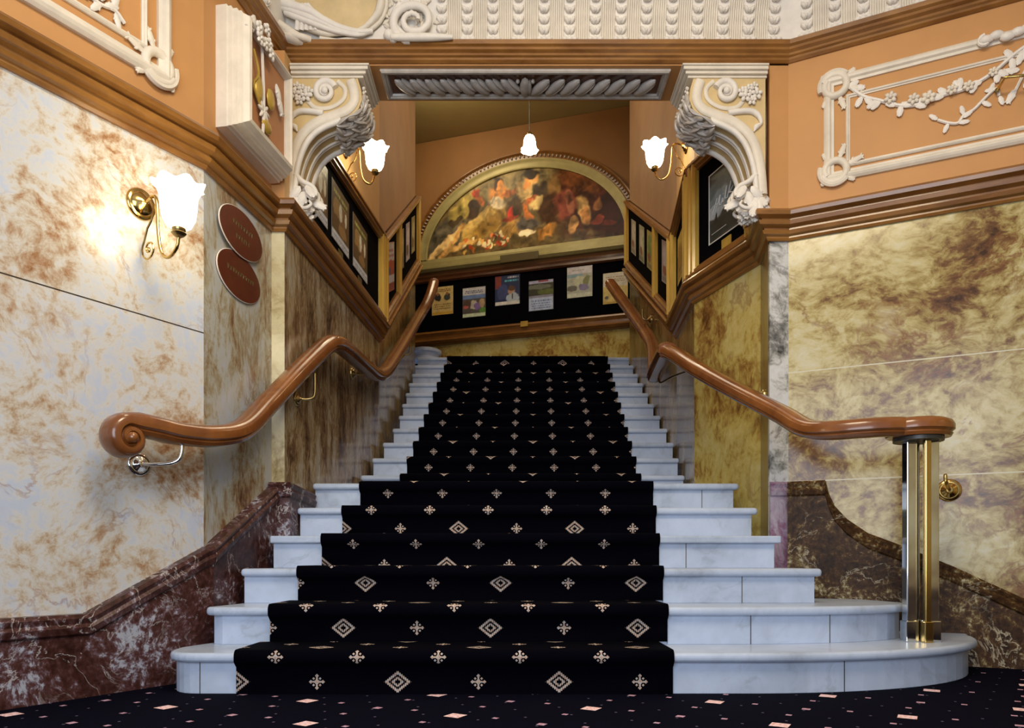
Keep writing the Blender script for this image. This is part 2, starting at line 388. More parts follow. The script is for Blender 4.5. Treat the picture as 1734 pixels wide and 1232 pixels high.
wallseg('wall_stair_right', R0, R1, 'marble_stair', 'stair_paint', DZ+SLOPE_END, DZ, top=6.34)
wallseg('wall_niche_right_inner', R1, R2, 'marble_stair', 'niche_paint', top=6.34)
wallseg('wall_niche_right', R2, R3, 'marble_niche_right', 'niche_paint', top=6.34)
wallseg('wall_right_return', R3, R4, 'marble_return', 'orange', top=3.95, e1=-.024, th=.09)
wallseg('wall_right_pilaster', R4, R5, 'marble_pilaster', 'orange', th=.02)
wallseg('wall_right', R5, R6, 'marble_right', 'orange')
wallseg('wall_right_near', R6, RB, 'marble_right', 'orange')
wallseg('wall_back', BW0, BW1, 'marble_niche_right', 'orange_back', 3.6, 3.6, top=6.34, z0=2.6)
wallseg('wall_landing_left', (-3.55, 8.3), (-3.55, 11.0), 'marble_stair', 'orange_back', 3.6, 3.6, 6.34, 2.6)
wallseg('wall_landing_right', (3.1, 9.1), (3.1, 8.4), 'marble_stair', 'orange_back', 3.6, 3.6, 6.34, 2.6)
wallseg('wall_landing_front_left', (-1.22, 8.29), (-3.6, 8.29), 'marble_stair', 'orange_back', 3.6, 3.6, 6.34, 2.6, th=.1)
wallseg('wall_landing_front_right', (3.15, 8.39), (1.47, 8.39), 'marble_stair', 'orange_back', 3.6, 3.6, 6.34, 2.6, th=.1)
# header over the opening
SOF = 3.307; YH = 4.18
bm = B(); box(bm, -1.30, 1.549, YH, 4.50, SOF, 6.34); obj('wall_header', bm, 'orange', kind='structure')
bm = B(); box(bm, -1.45, -1.2385, 4.502, 4.6, 3.95, 6.34); box(bm, 1.515, 1.7, 4.502, 4.6, 3.25, 6.34); obj('wall_header_returns', bm, 'orange', kind='structure')
bm = B(); box(bm, -3.4, 3.4, -1.8, 4.09, -.1, 0); obj('floor', bm, 'carpet', kind='structure')
bm = B(); box(bm, -3.4, 3.4, -1.8, 4.17, 3.995, 4.09); obj('ceiling', bm, 'cream', kind='structure')
bm = B(); box(bm, -3.7, 3.3, 4.46, 11.6, 6.345, 6.45); obj('ceiling_stair', bm, 'olive_ceiling', kind='structure')
# landing floor
bm = B(); box(bm, -3.5, 3.05, 8.62, 11.3, TOP-.16, TOP-.001); obj('floor_landing', bm, 'carpet', kind='structure')

# dado rails, baseboards, upper mouldings
RZ = 2.32
def fluted(z0, pts): return [(-.0, z0)]+[(o, z0+h) for o, h in pts]+[(-.0, z0+pts[-1][1])]
dado = fluted(0, [(.012, 0), (.02, .012), (.02, .022), (.038, .028), (.046, .045), (.034, .052), (.034, .062), (.062, .072), (.070, .092), (.050, .100), (.050, .108), (.082, .118), (.088, .136), (.08, .15)])
bm = B(); path = [LB, L0, A, Bp, B2, D, Ee]; sweep(bm, path, dado, [RZ]*6+[RZ+SLOPE_END]); obj('trim_1', bm, 'mould_wood', kind='structure')
bm = B(); path = [R0, R1, R2, R3, R4, R5, R6, RB]; sweep(bm, path, dado, [RZ+SLOPE_END]+[RZ]*7); obj('trim_2', bm, 'mould_wood', kind='structure')
crown = fluted(0, [(.01, 0), (.022, .01), (.022, .022), (.034, .028), (.034, .04), (.05, .05), (.05, .064), (.064, .072), (.066, .095)])
CZ = 3.314
hall = [LB, L0, A, (-1.309, 4.10), (1.56, 4.10), R6, RB]
hall = [LB, L0, A, (-1.303, 4.10), (1.58, 4.10), (1.62, 4.145), R6, RB]
hall = [LB, L0, A, (-1.291, YH), (1.549, YH), R6, RB]
bm = B(); sweep(bm, hall, crown, [CZ]*len(hall)); obj('trim_3', bm, 'mould_wood', kind='structure')
# cove
RO, RZc = .55, .58; Z0 = CZ+.095
def cove_pt(th, extra=0): return RO*(1-math.cos(th))+.03+extra*math.cos(th)*1, RZc*math.sin(th)-extra*math.sin(th)
mits = miters(hall)
bm = B()
cp = [cove_pt(math.radians(90*i/14)) for i in range(15)]
sweep(bm, hall, cp+[(0, RZc), (0, 0)], [Z0]*len(hall)); obj('trim_4', bm, 'white_plaster', kind='structure', smooth=True)

def baseboard(name, path, tops, th, mat, band='self', z0=0):
    bm = B(); m = miters(path)
    R = []
    for p, mm, zt in zip(path, m, tops):
        pr = [(0, z0), (th, z0), (th, zt-.085), (th+.012, zt-.075), (th+.018, zt-.05), (th+.008, zt-.036), (th+.014, zt-.015), (th, zt), (0, zt)]
        R.append([(p[0]+mm.x*o, p[1]+mm.y*o, h) for o, h in pr])
    rings(bm, R); return obj(name, bm, mat, kind='structure')
def lerp(a, b, t): return tuple(x+(y-x)*t for x, y in zip(a, b))
K0 = (-1.853+.616*.25, 2.95)
baseboard('baseboard_left', [LB, L0, K0, (-1.412-.015, 3.39), A, Bp], [.33, .33, .325, .585, .60, .955], .055, 'marble_purple')
baseboard('baseboard_left_pilaster', [Bp, B2, (wNL.P(.345, 0)[0], wNL.P(.345, 0)[1])], [.957, .957, .93], .045, 'marble_purple')
baseboard('baseboard_right_pilaster', [R4, R5], [.975, .975], .012, 'marble_lilac')
rp = [(1398, .972), (1404, .90), (1414, .83), (1435, .757), (1470, .68), (1522, .618), (1613, .504), (1734, .344), (1800, .33)]
pts = [R5]; zs = [.972]
for x, z in rp:
    a = wR.px(x)[0]; q = wR.P(a, 0); pts.append((q.x, q.y)); zs.append(z)
pts += [R6, RB]; zs += [.33, .33]
baseboard('baseboard_right', pts, zs, .05, 'marble_brown_base')

# ------------------------------------------------------------ stairs
stair = thing('marble_staircase', 'white marble staircase of seventeen steps rising from the hall to the upper landing', 'staircase', (0, 3, 0))
Ys = [0]+[Y1+D0*(k-1) for k in range(1, 7)]+[5.43+D0*(k-7) for k in range(7, 18)]
def arc(cx, cy, rx, ry, a0, a1, n=10):
    return [(cx+rx*math.cos(math.radians(a0+(a1-a0)*i/n)), cy+ry*math.sin(math.radians(a0+(a1-a0)*i/n))) for i in range(n+1)]
def outline(k, g):
    """plan outline of step k shrunk by g at the front/ends (counter clockwise from front-left)"""
    y = Ys[k]+g
    if k == 1: return [(-1.415+g, y+.22)]+arc(-1.26, y+.15, .15-g*.5, .15, 190, 270, 6)+arc(.95, y+.86, 1.33-g, .86, 272, 352, 16)+[(2.32-g, 3.80), (1.40, 4.16), (-1.25, 4.04), (-1.33, 3.42)]
    if k == 2: return [(-1.345+g, y+.02), (-1.30+g, y)]+arc(.95, y+.42, .98-g, .42, 272, 340, 10)+[(1.90-g, y+.36), (1.85-g, 3.93), (1.40, 4.16), (-1.24, 4.04), (-1.30, 3.5)]
    lx = {3: -1.292, 4: -1.245, 5: -1.19, 6: -1.182}
    rx = {3: 1.475, 4: 1.385, 5: 1.36, 6: 1.345}
    if k <= 4: return [(lx[k]+g*.4, y), (rx[k]-g, y), (rx[k]-g, 4.12 if k == 3 else 4.13), (1.42-g, 4.15), (-1.22, 4.04)]
    if k <= 6: return [(lx[k]+g*.4, y), (rx[k]-g, y), (rx[k]-g, 5.16 if k == 6 else 4.7), (1.24, 5.17), (1.24, 5.45), (-1.13, 5.45), (-1.17, 4.7)]
    lt = {7: -1.105, 8: -1.077, 9: -1.045, 10: -1.012, 11: -1.004, 12: -1.018, 13: -1.027, 14: -1.037, 15: -1.045, 16: -1.055, 17: -1.065}
    rt = {7: 1.262, 8: 1.285, 9: 1.31, 10: 1.318}.get(k, 1.318)
    return [(lt[k]+g*.3, y), (rt-g*.3, y), (rt, y+D0+.12), (lt[k], y+D0+.12)]
for k in range(1, 18):
    zt = H*k; zb = H*(k-1)
    bm = B(); prism(bm, outline(k, .028), zb if k > 1 else 0, zt-.036)
    rs = obj('step_riser', bm, 'marble_step', stair, bevel=.002)
    bm = B(); prism(bm, outline(k, 0), zt-.038, zt)
    tr = obj('step_tread', bm, 'marble_step', stair); bv = tr.modifiers.new('bevel', 'BEVEL'); bv.width = .0165; bv.segments = 4; bv.limit_method = 'ANGLE'; bv.angle_limit = math.radians(40)
# top step infill under the landing and core under the flight
bm = B()
for k in range(7, 18):
    lt, rt = -1.0, 1.25
    box(bm, lt, rt, Ys[k]+.1, 8.62, H*(k-1)-.02, H*(k)-.045)
obj('flight_core', bm, 'marble_step', stair)
# riser joints
for k, xs in ((1, (-1.25, 1.35)), (2, (1.05, 1.42)), (3, (1.1,)), (4, (.9,)), (6, (1.13,))):
    for x in xs:
        yy = Ys[k]+.028
        if k == 1 and x > .95: yy = Ys[1]+.028+.86-.86*math.sqrt(max(0, 1-((x-.95)/1.302)**2))
        if k == 2 and x > .95: yy = Ys[2]+.028+.42-.42*math.sqrt(max(0, 1-((x-.95)/.952)**2))
        bm = B(); box(bm, x-.0018, x+.0018, yy-.0012, yy+.01, H*(k-1)+.001, H*k-.038); obj('riser_joint', bm, 'joint', stair)
# rounded marble block beside the top step
bm = B(); lathe(bm, [(.17, 0), (.17, .02), (.15, .03), (.15, .075), (.18, .085), (.18, .115), (.15, .13)], (-.985, 8.52, TOP), seg=28)
b_ = obj('marble_pedestal', bm, 'marble_step', smooth=True, loc=(-.985, 8.52, TOP)); tagit(b_, 'round white marble pedestal base at the left end of the top step', 'pedestal')

# runner
def xl(y):
    return np.interp(y, [2.96, 4.4, 5.43, 8.33], [-1.10, -.902, -.816, -.725])
def xr(y):
    return np.interp(y, [2.96, 4.4, 5.43, 8.33], [.642, .835, .94, 1.07])
off = {1: -.05, 2: .17, 3: .147, 4: 0, 5: -.036, 6: .02, 7: .03, 8: .265, 9: .035, 10: .255, 11: .025, 12: .26, 13: .035, 14: .255, 15: .03, 16: .265, 17: -.085}
bm = B(); uvl = bm.loops.layers.uv.new('UVMap'); th = .014
for k in range(1, 18):
    y0 = Ys[k]; zb = H*(k-1)+(th if k > 1 else 0.0); zt = H*k
    ynext = Ys[k+1] if k < 17 else 8.72
    yb = y0+.028-th
    prof = [(yb, zb)]
    prof += [(yb, zt-.055), (yb-.012, zt-.045), (y0-th, zt-.032)]
    for a in range(0, 100, 18):
        r = math.radians(a); prof.append((y0+.010-(.010+th)*math.cos(r), zt-.012+(.012+th)*math.sin(r)))
    prof.append((ynext+.028-th, zt+th))
    s = 0; rows = []
    for i, (yy, zz) in enumerate(prof):
        if i: s += math.hypot(yy-prof[i-1][0], zz-prof[i-1][1])
        n = 5
        lx_, rx_ = float(xl(y0 if k != 6 else yy)), float(xr(y0 if k != 6 else yy))
        rows.append([(bm.verts.new((lx_+(rx_-lx_)*j/n, yy, zz)), (rx_-lx_)*j/n, s+off[k]) for j in range(n+1)])
    for r0, r1 in zip(rows, rows[1:]):
        for j in range(5):
            q = [r0[j], r0[j+1], r1[j+1], r1[j]]; f = bm.faces.new([x[0] for x in q]); f.smooth = True
            for lp, x in zip(f.loops, q): lp[uvl].uv = (x[1], x[2])
    # side edges
    for j, dxs in ((0, .0), (5, .0)):
        for r0, r1 in zip(rows, rows[1:]):
            a, b = r0[j][0], r1[j][0]
            def inn(v):
                yy, zz = v.co.y, v.co.z
                return (v.co.x, min(yy+th, ynext+.03), max(zz-th, 0))
            f = bm.faces.new([a, b, bm.verts.new(inn(b)), bm.verts.new(inn(a))])
            for lp in f.loops: lp[uvl].uv = (.08, .06)
run = obj('stair_runner', bm, 'runner', loc=(0, 3, 0)); tagit(run, 'dark navy stair runner with small diamond and flower motifs', 'carpet')

# ------------------------------------------------------------ handrails
RS = [(-.05, -.012), (-.05, .012), (-.042, .026), (-.025, .036), (0, .039), (.025, .036), (.042, .026), (.05, .012), (.05, -.012), (.043, -.016), (.038, -.020), (.042, -.026), (.034, -.038), (0, -.042), (-.034, -.038), (-.042, -.026), (-.038, -.020), (-.043, -.016)]
def railsweep(bm, pts, sides=None, scale=None):
    pts = [Vector(p) for p in pts]; n = len(pts); R = []
    for i in range(n):
        t = (pts[min(i+1, n-1)]-pts[max(i-1, 0)]).normalized()
        sd = sides[i] if sides and sides[i] is not None else Vector((t.y, -t.x, 0)).normalized()
        up = sd.cross(t).normalized()
        if sides is None or sides[i] is None:
            if up.z < 0: up = -up
        sw, sh = scale[i] if scale else (1.0, 1.0)
        R.append([pts[i]+sd*(a*sw)+up*(b*sh) for a, b in RS])
    rings(bm, R)
def rosette(bm, c, n, r=.05):
    lathe(bm, [(r, 0), (r, .006), (r*.9, .012), (r*.7, .013), (r*.62, .02), (r*.35, .024), (r*.25, .035), (.002, .037)], c, n, 24)

hl = thing('handrail', 'curved mahogany handrail with a scroll end climbing the left marble wall', 'handrail', (-1.45, 3.1, 1.0))
# scroll: vertical plane along wall
sc_c = wL.P(wL.px(212, 745, .17)[0], 0, .17); sc_c.z = E+(HY-742)/F*sc_c.y
n_ = wL.n; u_ = wL.u
sp_ = []; scs = []
for i in range(44, -1, -1):
    t = i/44; ang = math.radians(95+t*560); r = .066*(1-t)+.012*t
    p = sc_c+u_*(r*math.cos(ang))+Vector((0, 0, r*math.sin(ang))); 
    sp_.append(p-n_*.01*0); s = 1-.72*t; scs.append((1+.12*(1-t), s*.92))
main = [wL.at(262, 724, .16), wL.at(300, 733, .15), (-1.33, 3.30, 1.085), (-1.275, 3.52, 1.155), (-1.245, 3.80, 1.335), (-1.18, 4.12, 1.58), (-1.115, 4.42, 1.80), (-1.09, 4.56, 1.868), (-1.075, 4.75, 1.895), (-1.05, 5.2, 1.915), (-1.03, 5.62, 1.94), (-1.01, 5.82, 2.0)]
main2 = [(-1.005, 6.1, 2.13), (-.995, 7.0, 2.62), (-.985, 7.7, 3.02), (-.975, 8.05, 3.22), (-.93, 8.28, 3.42), (-.90, 8.50, 3.66), (-.895, 8.56, 3.74)]
cp_ = catmull([sp_[-1]]+main+main2, 6)[2:]
allp = sp_+cp_; sides = [n_.copy() for _ in sp_]+[None]*len(cp_); scl = scs+[(1.12, 1.18)]*len(cp_)
# blend side vector between scroll and path
for i, p in enumerate(cp_):
    a = cp_[max(i-1, 0)]; b = cp_[min(i+1, len(cp_)-1)]; t = (b-a).normalized(); sides[len(sp_)+i] = Vector((t.y, -t.x, 0)).normalized()
bm = B(); railsweep(bm, allp, sides, scl); ellipsoid(bm, sc_c+n_*.052, n_*.022, u_*.022, Vector((0, 0, .022)))
obj('rail', bm, 'rail_wood', hl, smooth=True)
def bracket(parent, w, a, z, topo, topz, r=.045, mat='chrome', along=0.0, o0=0):
    bm = B(); rosette(bm, w.P(a, z, o0), w.n, r); obj('rosette', bm, mat, parent, smooth=True)
    bm = B(); pts = catmull([w.P(a, z, .03), w.P(a+along*.3, z-.002, topo*.5), w.P(a+along*.8, z+.01, topo*.9), w.P(a+along, z+.05, topo), w.P(a+along, topz, topo)], 6)
    tube(bm, pts, .0085, 8); obj('bracket_arm', bm, mat, parent, smooth=True)
a, z = wL.px(234, 786); bracket(hl, wL, a, z, .15, 1.055, .05, along=.10)
a, z = wNL.px(501, 675); bracket(hl, wNL, a, z, .10, 1.60, .04, 'old_brass', along=.03)
a, z = wNL.px(596, 632); bracket(hl, wNL, a, z, .09, 1.895, .04, 'old_brass', along=.05)
bracket(hl, wSL, 1.2, 2.55, .085, 2.68, .04, 'old_brass')

hr = thing('handrail', 'mahogany handrail sweeping down the right of the stairs to a metal newel', 'handrail', (1.85, 3.4, H))
NX, NY = 1.862, 3.40
lower = [(NX-.02, NY-.02, 1.135), (1.70, 3.36, 1.137), (1.58, 3.39, 1.135), (1.475, 3.47, 1.14), (1.42, 3.60, 1.175), (1.375, 3.76, 1.265), (1.30, 3.97, 1.385), (1.22, 4.2, 1.515), (1.12, 4.5, 1.69), (1.06, 4.78, 1.85), (1.03, 4.95, 1.93)]
bm = B(); lp_ = catmull(lower, 6); railsweep(bm, lp_, None, [(1.08, 1.1)]*len(lp_)); 
up_ = [(1.03, 4.93, 1.925), (1.035, 5.02, 1.95), (1.06, 5.35, 1.955), (1.085, 5.68, 1.955), (1.11, 5.80, 2.0), (1.235, 6.55, 2.42), (1.235, 7.1, 2.76), (1.225, 7.75, 3.14), (1.18, 8.15, 3.42), (1.13, 8.38, 3.62), (1.11, 8.44, 3.68)]
lp_ = catmull(up_, 6); railsweep(bm, lp_, None, [(1.2, 1.25)]*len(lp_)); obj('rail', bm, 'rail_wood', hr, smooth=True)
bm = B()
R_ = []
for r, h in [(0.01, .042), (.12, .040), (.145, .030), (.155, .012), (.155, -.010), (.146, -.016), (.142, -.022), (.146, -.028), (.138, -.042), (.01, -.044)]:
    R_.append([(NX-.01+r*math.cos(2*math.pi*k/36), NY+r*.8*math.sin(2*math.pi*k/36), 1.135+h) for k in range(36)])
rings(bm, R_); obj('rail_cap', bm, 'rail_wood', hr, smooth=True)
bm = B(); lathe(bm, [(.105, 0), (.105, .016), (.09, .018)], (NX-.01, NY, 1.075), seg=32); obj('cap_plate', bm, 'dark_paint', hr, smooth=True)
for dx, dy, mt, w_ in ((-.050, 0, 'chrome', .0235), (.050, 0, 'chrome', .0235), (.002, -.050, 'brass', .0135), (.012, .055, 'chrome', .011)):
    bm = B(); box(bm, NX+dx-w_, NX+dx+w_, NY+dy-w_, NY+dy+w_, H+.09, 1.077); o = obj('newel_tube', bm, mt, hr, bevel=.004, label='square brass tube' if mt == 'brass' else None)
    f_ = w_+.006
    bm = B(); box(bm, NX+dx-f_, NX+dx+f_, NY+dy-f_, NY+dy+f_, H+.0, H+.095); obj('newel_foot', bm, mt if mt == 'brass' else 'chrome', hr, bevel=.004)
a, z = wR.px(1607, 830); bracket(hr, wR, a, z, .30, z+.02, .058, 'brass', along=-.04)
wRR = Wall(R3, R4); bracket(hr, wRR, .13, 1.50, .19, 1.505, .038, 'old_brass')
a, z = wNR.px(1235, 660)
bm = B(); tube(bm, catmull([(1.10, 5.6, 1.90), (1.11, 5.55, 1.86), (1.15, 5.3, 1.845), (1.19, 4.98, 1.80), (1.20, 4.8, 1.72), (1.18, 4.6, 1.68), (1.12, 4.5, 1.66)], 6), .008); obj('bracket_arm', bm, 'old_brass', hr, smooth=True)
bracket(hr, wSR, 1.3, 2.83, .085, 2.93, .04, 'old_brass')

# ------------------------------------------------------------ painted sheets
rng = np.random.default_rng(3)
def vnoise(U, V, sc, seed):
    r = np.random.default_rng(seed); g = r.random((40, 40)); x = (U*sc) % 38; y = (V*sc) % 38
    xi, yi = x.astype(int), y.astype(int); fx, fy = x-xi, y-yi; fx = fx*fx*(3-2*fx); fy = fy*fy*(3-2*fy)
    return (g[yi, xi]*(1-fx)+g[yi, xi+1]*fx)*(1-fy)+(g[yi+1, xi]*(1-fx)+g[yi+1, xi+1]*fx)*fy
def paint(U, V, ops, bg, mott=.25, seed=1, asp=1.0, warp=0):
    C = np.ones(U.shape+(3,))*np.array(bg); U_, V_ = U, V
    if warp: U, V = U+(vnoise(U*asp, V, 9, 5)-.5)*warp/asp+(vnoise(U*asp, V, 23, 6)-.5)*warp*.5/asp, V+(vnoise(U*asp, V, 10, 7)-.5)*warp+(vnoise(U*asp, V, 25, 8)-.5)*warp*.5
    for op in ops:
        k = op[0]
        if k == 'r': m = (U > op[1]) & (U < op[3]) & (V > op[2]) & (V < op[4]); c = op[5]; w = m.astype(float)
        elif k == 'e':
            cu, cv, ru, rv, an, c = op[1:7]; a = math.radians(an); du, dv = (U-cu)*asp, V-cv
            p = (du*math.cos(a)+dv*math.sin(a))/ru; q = (-du*math.sin(a)+dv*math.cos(a))/rv
            d = np.sqrt(p*p+q*q)+(vnoise(U*asp, V, 14, seed+9)-.5)*.35
            w = np.clip((1.08-d)/(.16 if not warp else .3), 0, 1)
        elif k == 't':   # rows of text-like marks
            u0, v0, u1, v1, nr, c = op[1:7]
            m = (U > u0) & (U < u1) & (V > v0) & (V < v1)
            rw = ((V-v0)/(v1-v0)*nr); m &= (rw % 1) < .55
            m &= np.sin(U*97+np.floor(rw)*7)+np.sin(U*61+np.floor(rw)*3) > -.5
            w = m.astype(float)
        w = w[..., None]; C = C*(1-w)+np.array(c)*w
    C *= (1-mott+2*mott*vnoise(U*asp, V, 11, seed)*.6+2*mott*vnoise(U*asp, V, 30, seed+1)*.4)[..., None]
    return np.clip(C, 0, 1)
def sheet_mesh(name, fn, nu, nv, colfn, mat, back=None):
    """fn(u,v)->Vector"""
    us = np.linspace(0, 1, nu+1); vs = np.linspace(0, 1, nv+1); U, V = np.meshgrid(us, vs)
    C = colfn(U, V); verts = [fn(float(u), float(v)) for v in vs for u in us]
    faces = [(j*(nu+1)+i, j*(nu+1)+i+1, (j+1)*(nu+1)+i+1, (j+1)*(nu+1)+i) for j in range(nv) for i in range(nu)]
    base = verts[0].copy(); nvt = len(verts)
    if back is not None:
        # closed thin slab
        c0 = [fn(0, 0), fn(1, 0), fn(1, 1), fn(0, 1)]
        verts += [c-back for c in c0]
        b0 = nvt
        faces.append((b0+3, b0+2, b0+1, b0))
        cr = [0, nu, (nv+1)*(nu+1)-1, nv*(nu+1)]
        for i in range(4): faces.append((cr[i], b0+i, b0+(i+1) % 4, cr[(i+1) % 4]))
    me = bpy.data.meshes.new(name); me.from_pydata([tuple(v-base) for v in verts], [], faces); me.materials.append(M[mat])
    at = me.color_attributes.new('Col', 'FLOAT_COLOR', 'POINT')
    flat = np.ones((len(verts), 4)); flat[:nvt, :3] = C.reshape(-1, 3); flat[nvt:, :3] = (.5, .5, .5)
    at.data.foreach_set('color', flat.ravel()); me.update()
    o = bpy.data.objects.new(name, me); COL.objects.link(o); o.location = base; return o
def poster(w, a0, z0, a1, z1, o, ops, bg, label, seed=1, cat='poster', group=None, skew=0, name='poster', dens=1, mott=.25):
    asp = abs(a1-a0)/abs(z1-z0)
    fn = lambda u, v: w.P(a0+(a1-a0)*u, z0+(z1-z0)*v+skew*u, o)
    ob = sheet_mesh(name, fn, int(30*dens), int(38*dens), lambda U, V: paint(U, V, ops, bg, mott, seed, asp), 'print', back=w.n*.003)
    return tagit(ob, label, cat, group or 'posters in the stair wall cases')

# ------------------------------------------------------------ display cases
def bar(bm, w, pts, width, out0, out1):
    """strip along wall-plane polyline pts [(a,z)] as a bar of given width (perp) — simple quads"""
    for (a0, z0), (a1, z1) in zip(pts, pts[1:]):
        d = Vector((a1-a0, z1-z0)).normalized(); nn = Vector((-d.y, d.x))*width/2
        q = [(a0-nn.x, z0-nn.y), (a1-nn.x, z1-nn.y), (a1+nn.x, z1+nn.y), (a0+nn.x, z0+nn.y)]
        hexa(bm, [w.P(x, y, out0) for x, y in q]+[w.P(x, y, out1) for x, y in q])
def dcase(w, a0, a1, zb0, zb1, h0, h1, label, posts, loc_a=None, topmat='mould_wood', postmat='gold_wood', header=True, o1=.065):
    t = thing('display_case', label, 'display case', w.P((a0+a1)/2, (zb0+zb1)/2, 0), 'poster cases along the stair walls')
    bm = B(); hexa(bm, [w.P(a0, zb0, .001), w.P(a1, zb1, .001), w.P(a1, zb1, .02), w.P(a0, zb0, .02), w.P(a0, zb0+h0, .001), w.P(a1, zb1+h1, .001), w.P(a1, zb1+h1, .02), w.P(a0, zb0+h0, .02)]); obj('backing', bm, 'black', t)
    def moulded(pts, flip, nm, mat):
        (x0, y0), (x1, y1) = pts; bm = B(); R = []
        pr = [(0, .001), (0, .055), (.012, .07), (.026, .07), (.034, .058), (.05, .058), (.058, .04), (.07, .04), (.07, .001)]
        for x, y in pts: R.append([w.P(x, y+(-p if flip else p), o) for p, o in pr])
        rings(bm, R); obj(nm, bm, mat, t)
    moulded([(a0, zb0+h0), (a1, zb1+h1)], True, 'top_rail', topmat)
    moulded([(a0, zb0-.0), (a1, zb1-.0)], False, 'bottom_rail', topmat)
    for a, wd in posts:
        f = (a-a0)/(a1-a0); zb = zb0+(zb1-zb0)*f; zt = zb+h0+(h1-h0)*f
        bm = B()
        pr = [(-wd/2, .001), (-wd/2, .05), (-wd*.36, .066), (-wd*.2, .066), (-wd*.12, .056), (wd*.12, .056), (wd*.2, .066), (wd*.36, .066), (wd/2, .05), (wd/2, .001)]
        sl = (zb1-zb0)/(a1-a0)
        rings(bm, [[w.P(a+x, zb+.0+sl*x+.004, o) for x, o in pr], [w.P(a+x, zt+sl*x-.004, o) for x, o in pr]])
        obj('stile', bm, postmat, t)
    return t
CB = RZ+.155
LN = wNL.L
dcase(wNL, .20, LN-.03, CB, CB, .63, .72, 'long dark poster case above the dado on the left niche wall', [(LN-.075, .075)])
dcase(wSL, .04, wSL.L, CB+.02, CB+SLOPE_END, .70, .76, 'sloping poster case following the stairs on the left wall', [(.05, .06), (.78, .065), (wSL.L-.03, .05)])
dcase(wSR, 0.0, wSR.L-.04, CB+SLOPE_END+.02, CB+.02, .74, .68, 'sloping poster case following the stairs on the right wall', [(.03, .05), (wSR.L-.70, .05), (wSR.L-.07, .05)])
dcase(wSR2, .05, wSR2.L-.005, CB, CB, .68, .80, 'narrow poster case between the right stair wall and the niche corner', [(.08, .05), (wSR2.L-.07, .11)])
dcase(wNR, .01, wNR.L-.02, CB, CB, .80, .80, 'poster case framing the blue-grey film poster on the right niche wall', [(.05, .085), (wNR.L-.05, .06)])

# posters in the left case
def film_ops(s):
    return [('r', 0, 0, 1, .17, (.62, .68, .80)), ('t', .05, .03, .95, .13, 3, (.3, .33, .4)), ('e', .3, .55, .2, .22, 20, (.35, .22, .08)), ('e', .65, .5, .14, .25, -10, (.22, .12, .05)), ('e', .5, .62, .09, .16, 0, (.7, .72, .62)), ('e', .8, .6, .06, .14, 0, (.75, .75, .62)), ('e', .25, .35, .2, .12, 0, (.12, .07, .03)), ('e', .6, .3, .22, .1, 0, (.3, .18, .07)), ('t', .08, .82, .92, .95, 1, (.42, .45, .12)), ('t', .2, .74, .85, .80, 1, (.36, .38, .10))]
names = ['brown show poster with a white foot, deepest of three in the left case', 'brown show poster with a white foot, middle of three in the left case', 'brown show poster with a white foot, nearest the corbel in the left case']
for (xa, xb), lab, sd in zip(((599, 623), (563, 592), (531, 556)), names, (1, 2, 3)):
    a0 = wNL.px(xa, HY, .03)[0]; a1 = wNL.px(xb, HY, .03)[0]
    poster(wNL, a0, 2.62, a1, 3.0, .026, film_ops(sd), (.10, .065, .03), lab, sd, group=None, dens=1.3)
a0 = wNL.px(531, HY, .03)[0]; a1 = wNL.px(625, HY, .03)[0]
for i, lab in enumerate(('narrow gilt caption card under the deepest brown poster in the left case', 'narrow gilt caption card under the middle brown poster in the left case')):
    a = wNL.px((608, 575)[i], HY, .03)[0]
    bm = B(); hexa(bm, [wNL.P(a+x, 2.552+z, o) for z in (0, .05) for x, o in ((0, .0205), (.09, .0205), (.09, .026), (0, .026))]); o = obj('caption_card', bm, 'plaque_olive', loc=wNL.P(a, 2.552, .0205)); tagit(o, lab, 'card')
# left sloping case posters
slL = SLOPE_END/wSL.L
def slp(w, a, s): return CB+.02+s*a
poster(wSL, .22, slp(wSL, .22, slL)+.17, .60, slp(wSL, .22, slL)+.60, .026, [('r', 0, .62, 1, 1, (.62, .6, .62)), ('t', .1, .7, .9, .9, 2, (.4, .05, .05)), ('e', .5, .5, .3, .14, 0, (.5, .08, .04)), ('e', .35, .42, .1, .1, 0, (.1, .12, .25)), ('r', 0, .16, 1, .34, (.65, .65, .7)), ('r', 0, .05, 1, .16, (.3, .06, .04))], (.38, .09, .06), 'red and white poster alone in the first bay of the left sloping case', 11, skew=.17)
cols = [((.28, .20, .10), (.5, .42, .2)), ((.45, .42, .5), (.7, .65, .68)), ((.30, .27, .10), (.55, .5, .3))]
for i, lab in enumerate(('brown poster just behind the mullion of the left sloping case', 'grey and pink poster, middle of three in the left sloping case', 'olive poster, deepest of three in the left sloping case')):
    a = .93+i*.40; c = cols[i]
    poster(wSL, a, slp(wSL, a, slL)+.19, a+.25, slp(wSL, a, slL)+.57, .026, [('e', .5, .6, .3, .25, 30, c[1]), ('e', .3, .3, .2, .15, 0, (.15, .08, .05)), ('t', .1, .05, .9, .18, 2, c[1])], c[0], lab, 20+i, skew=.14)
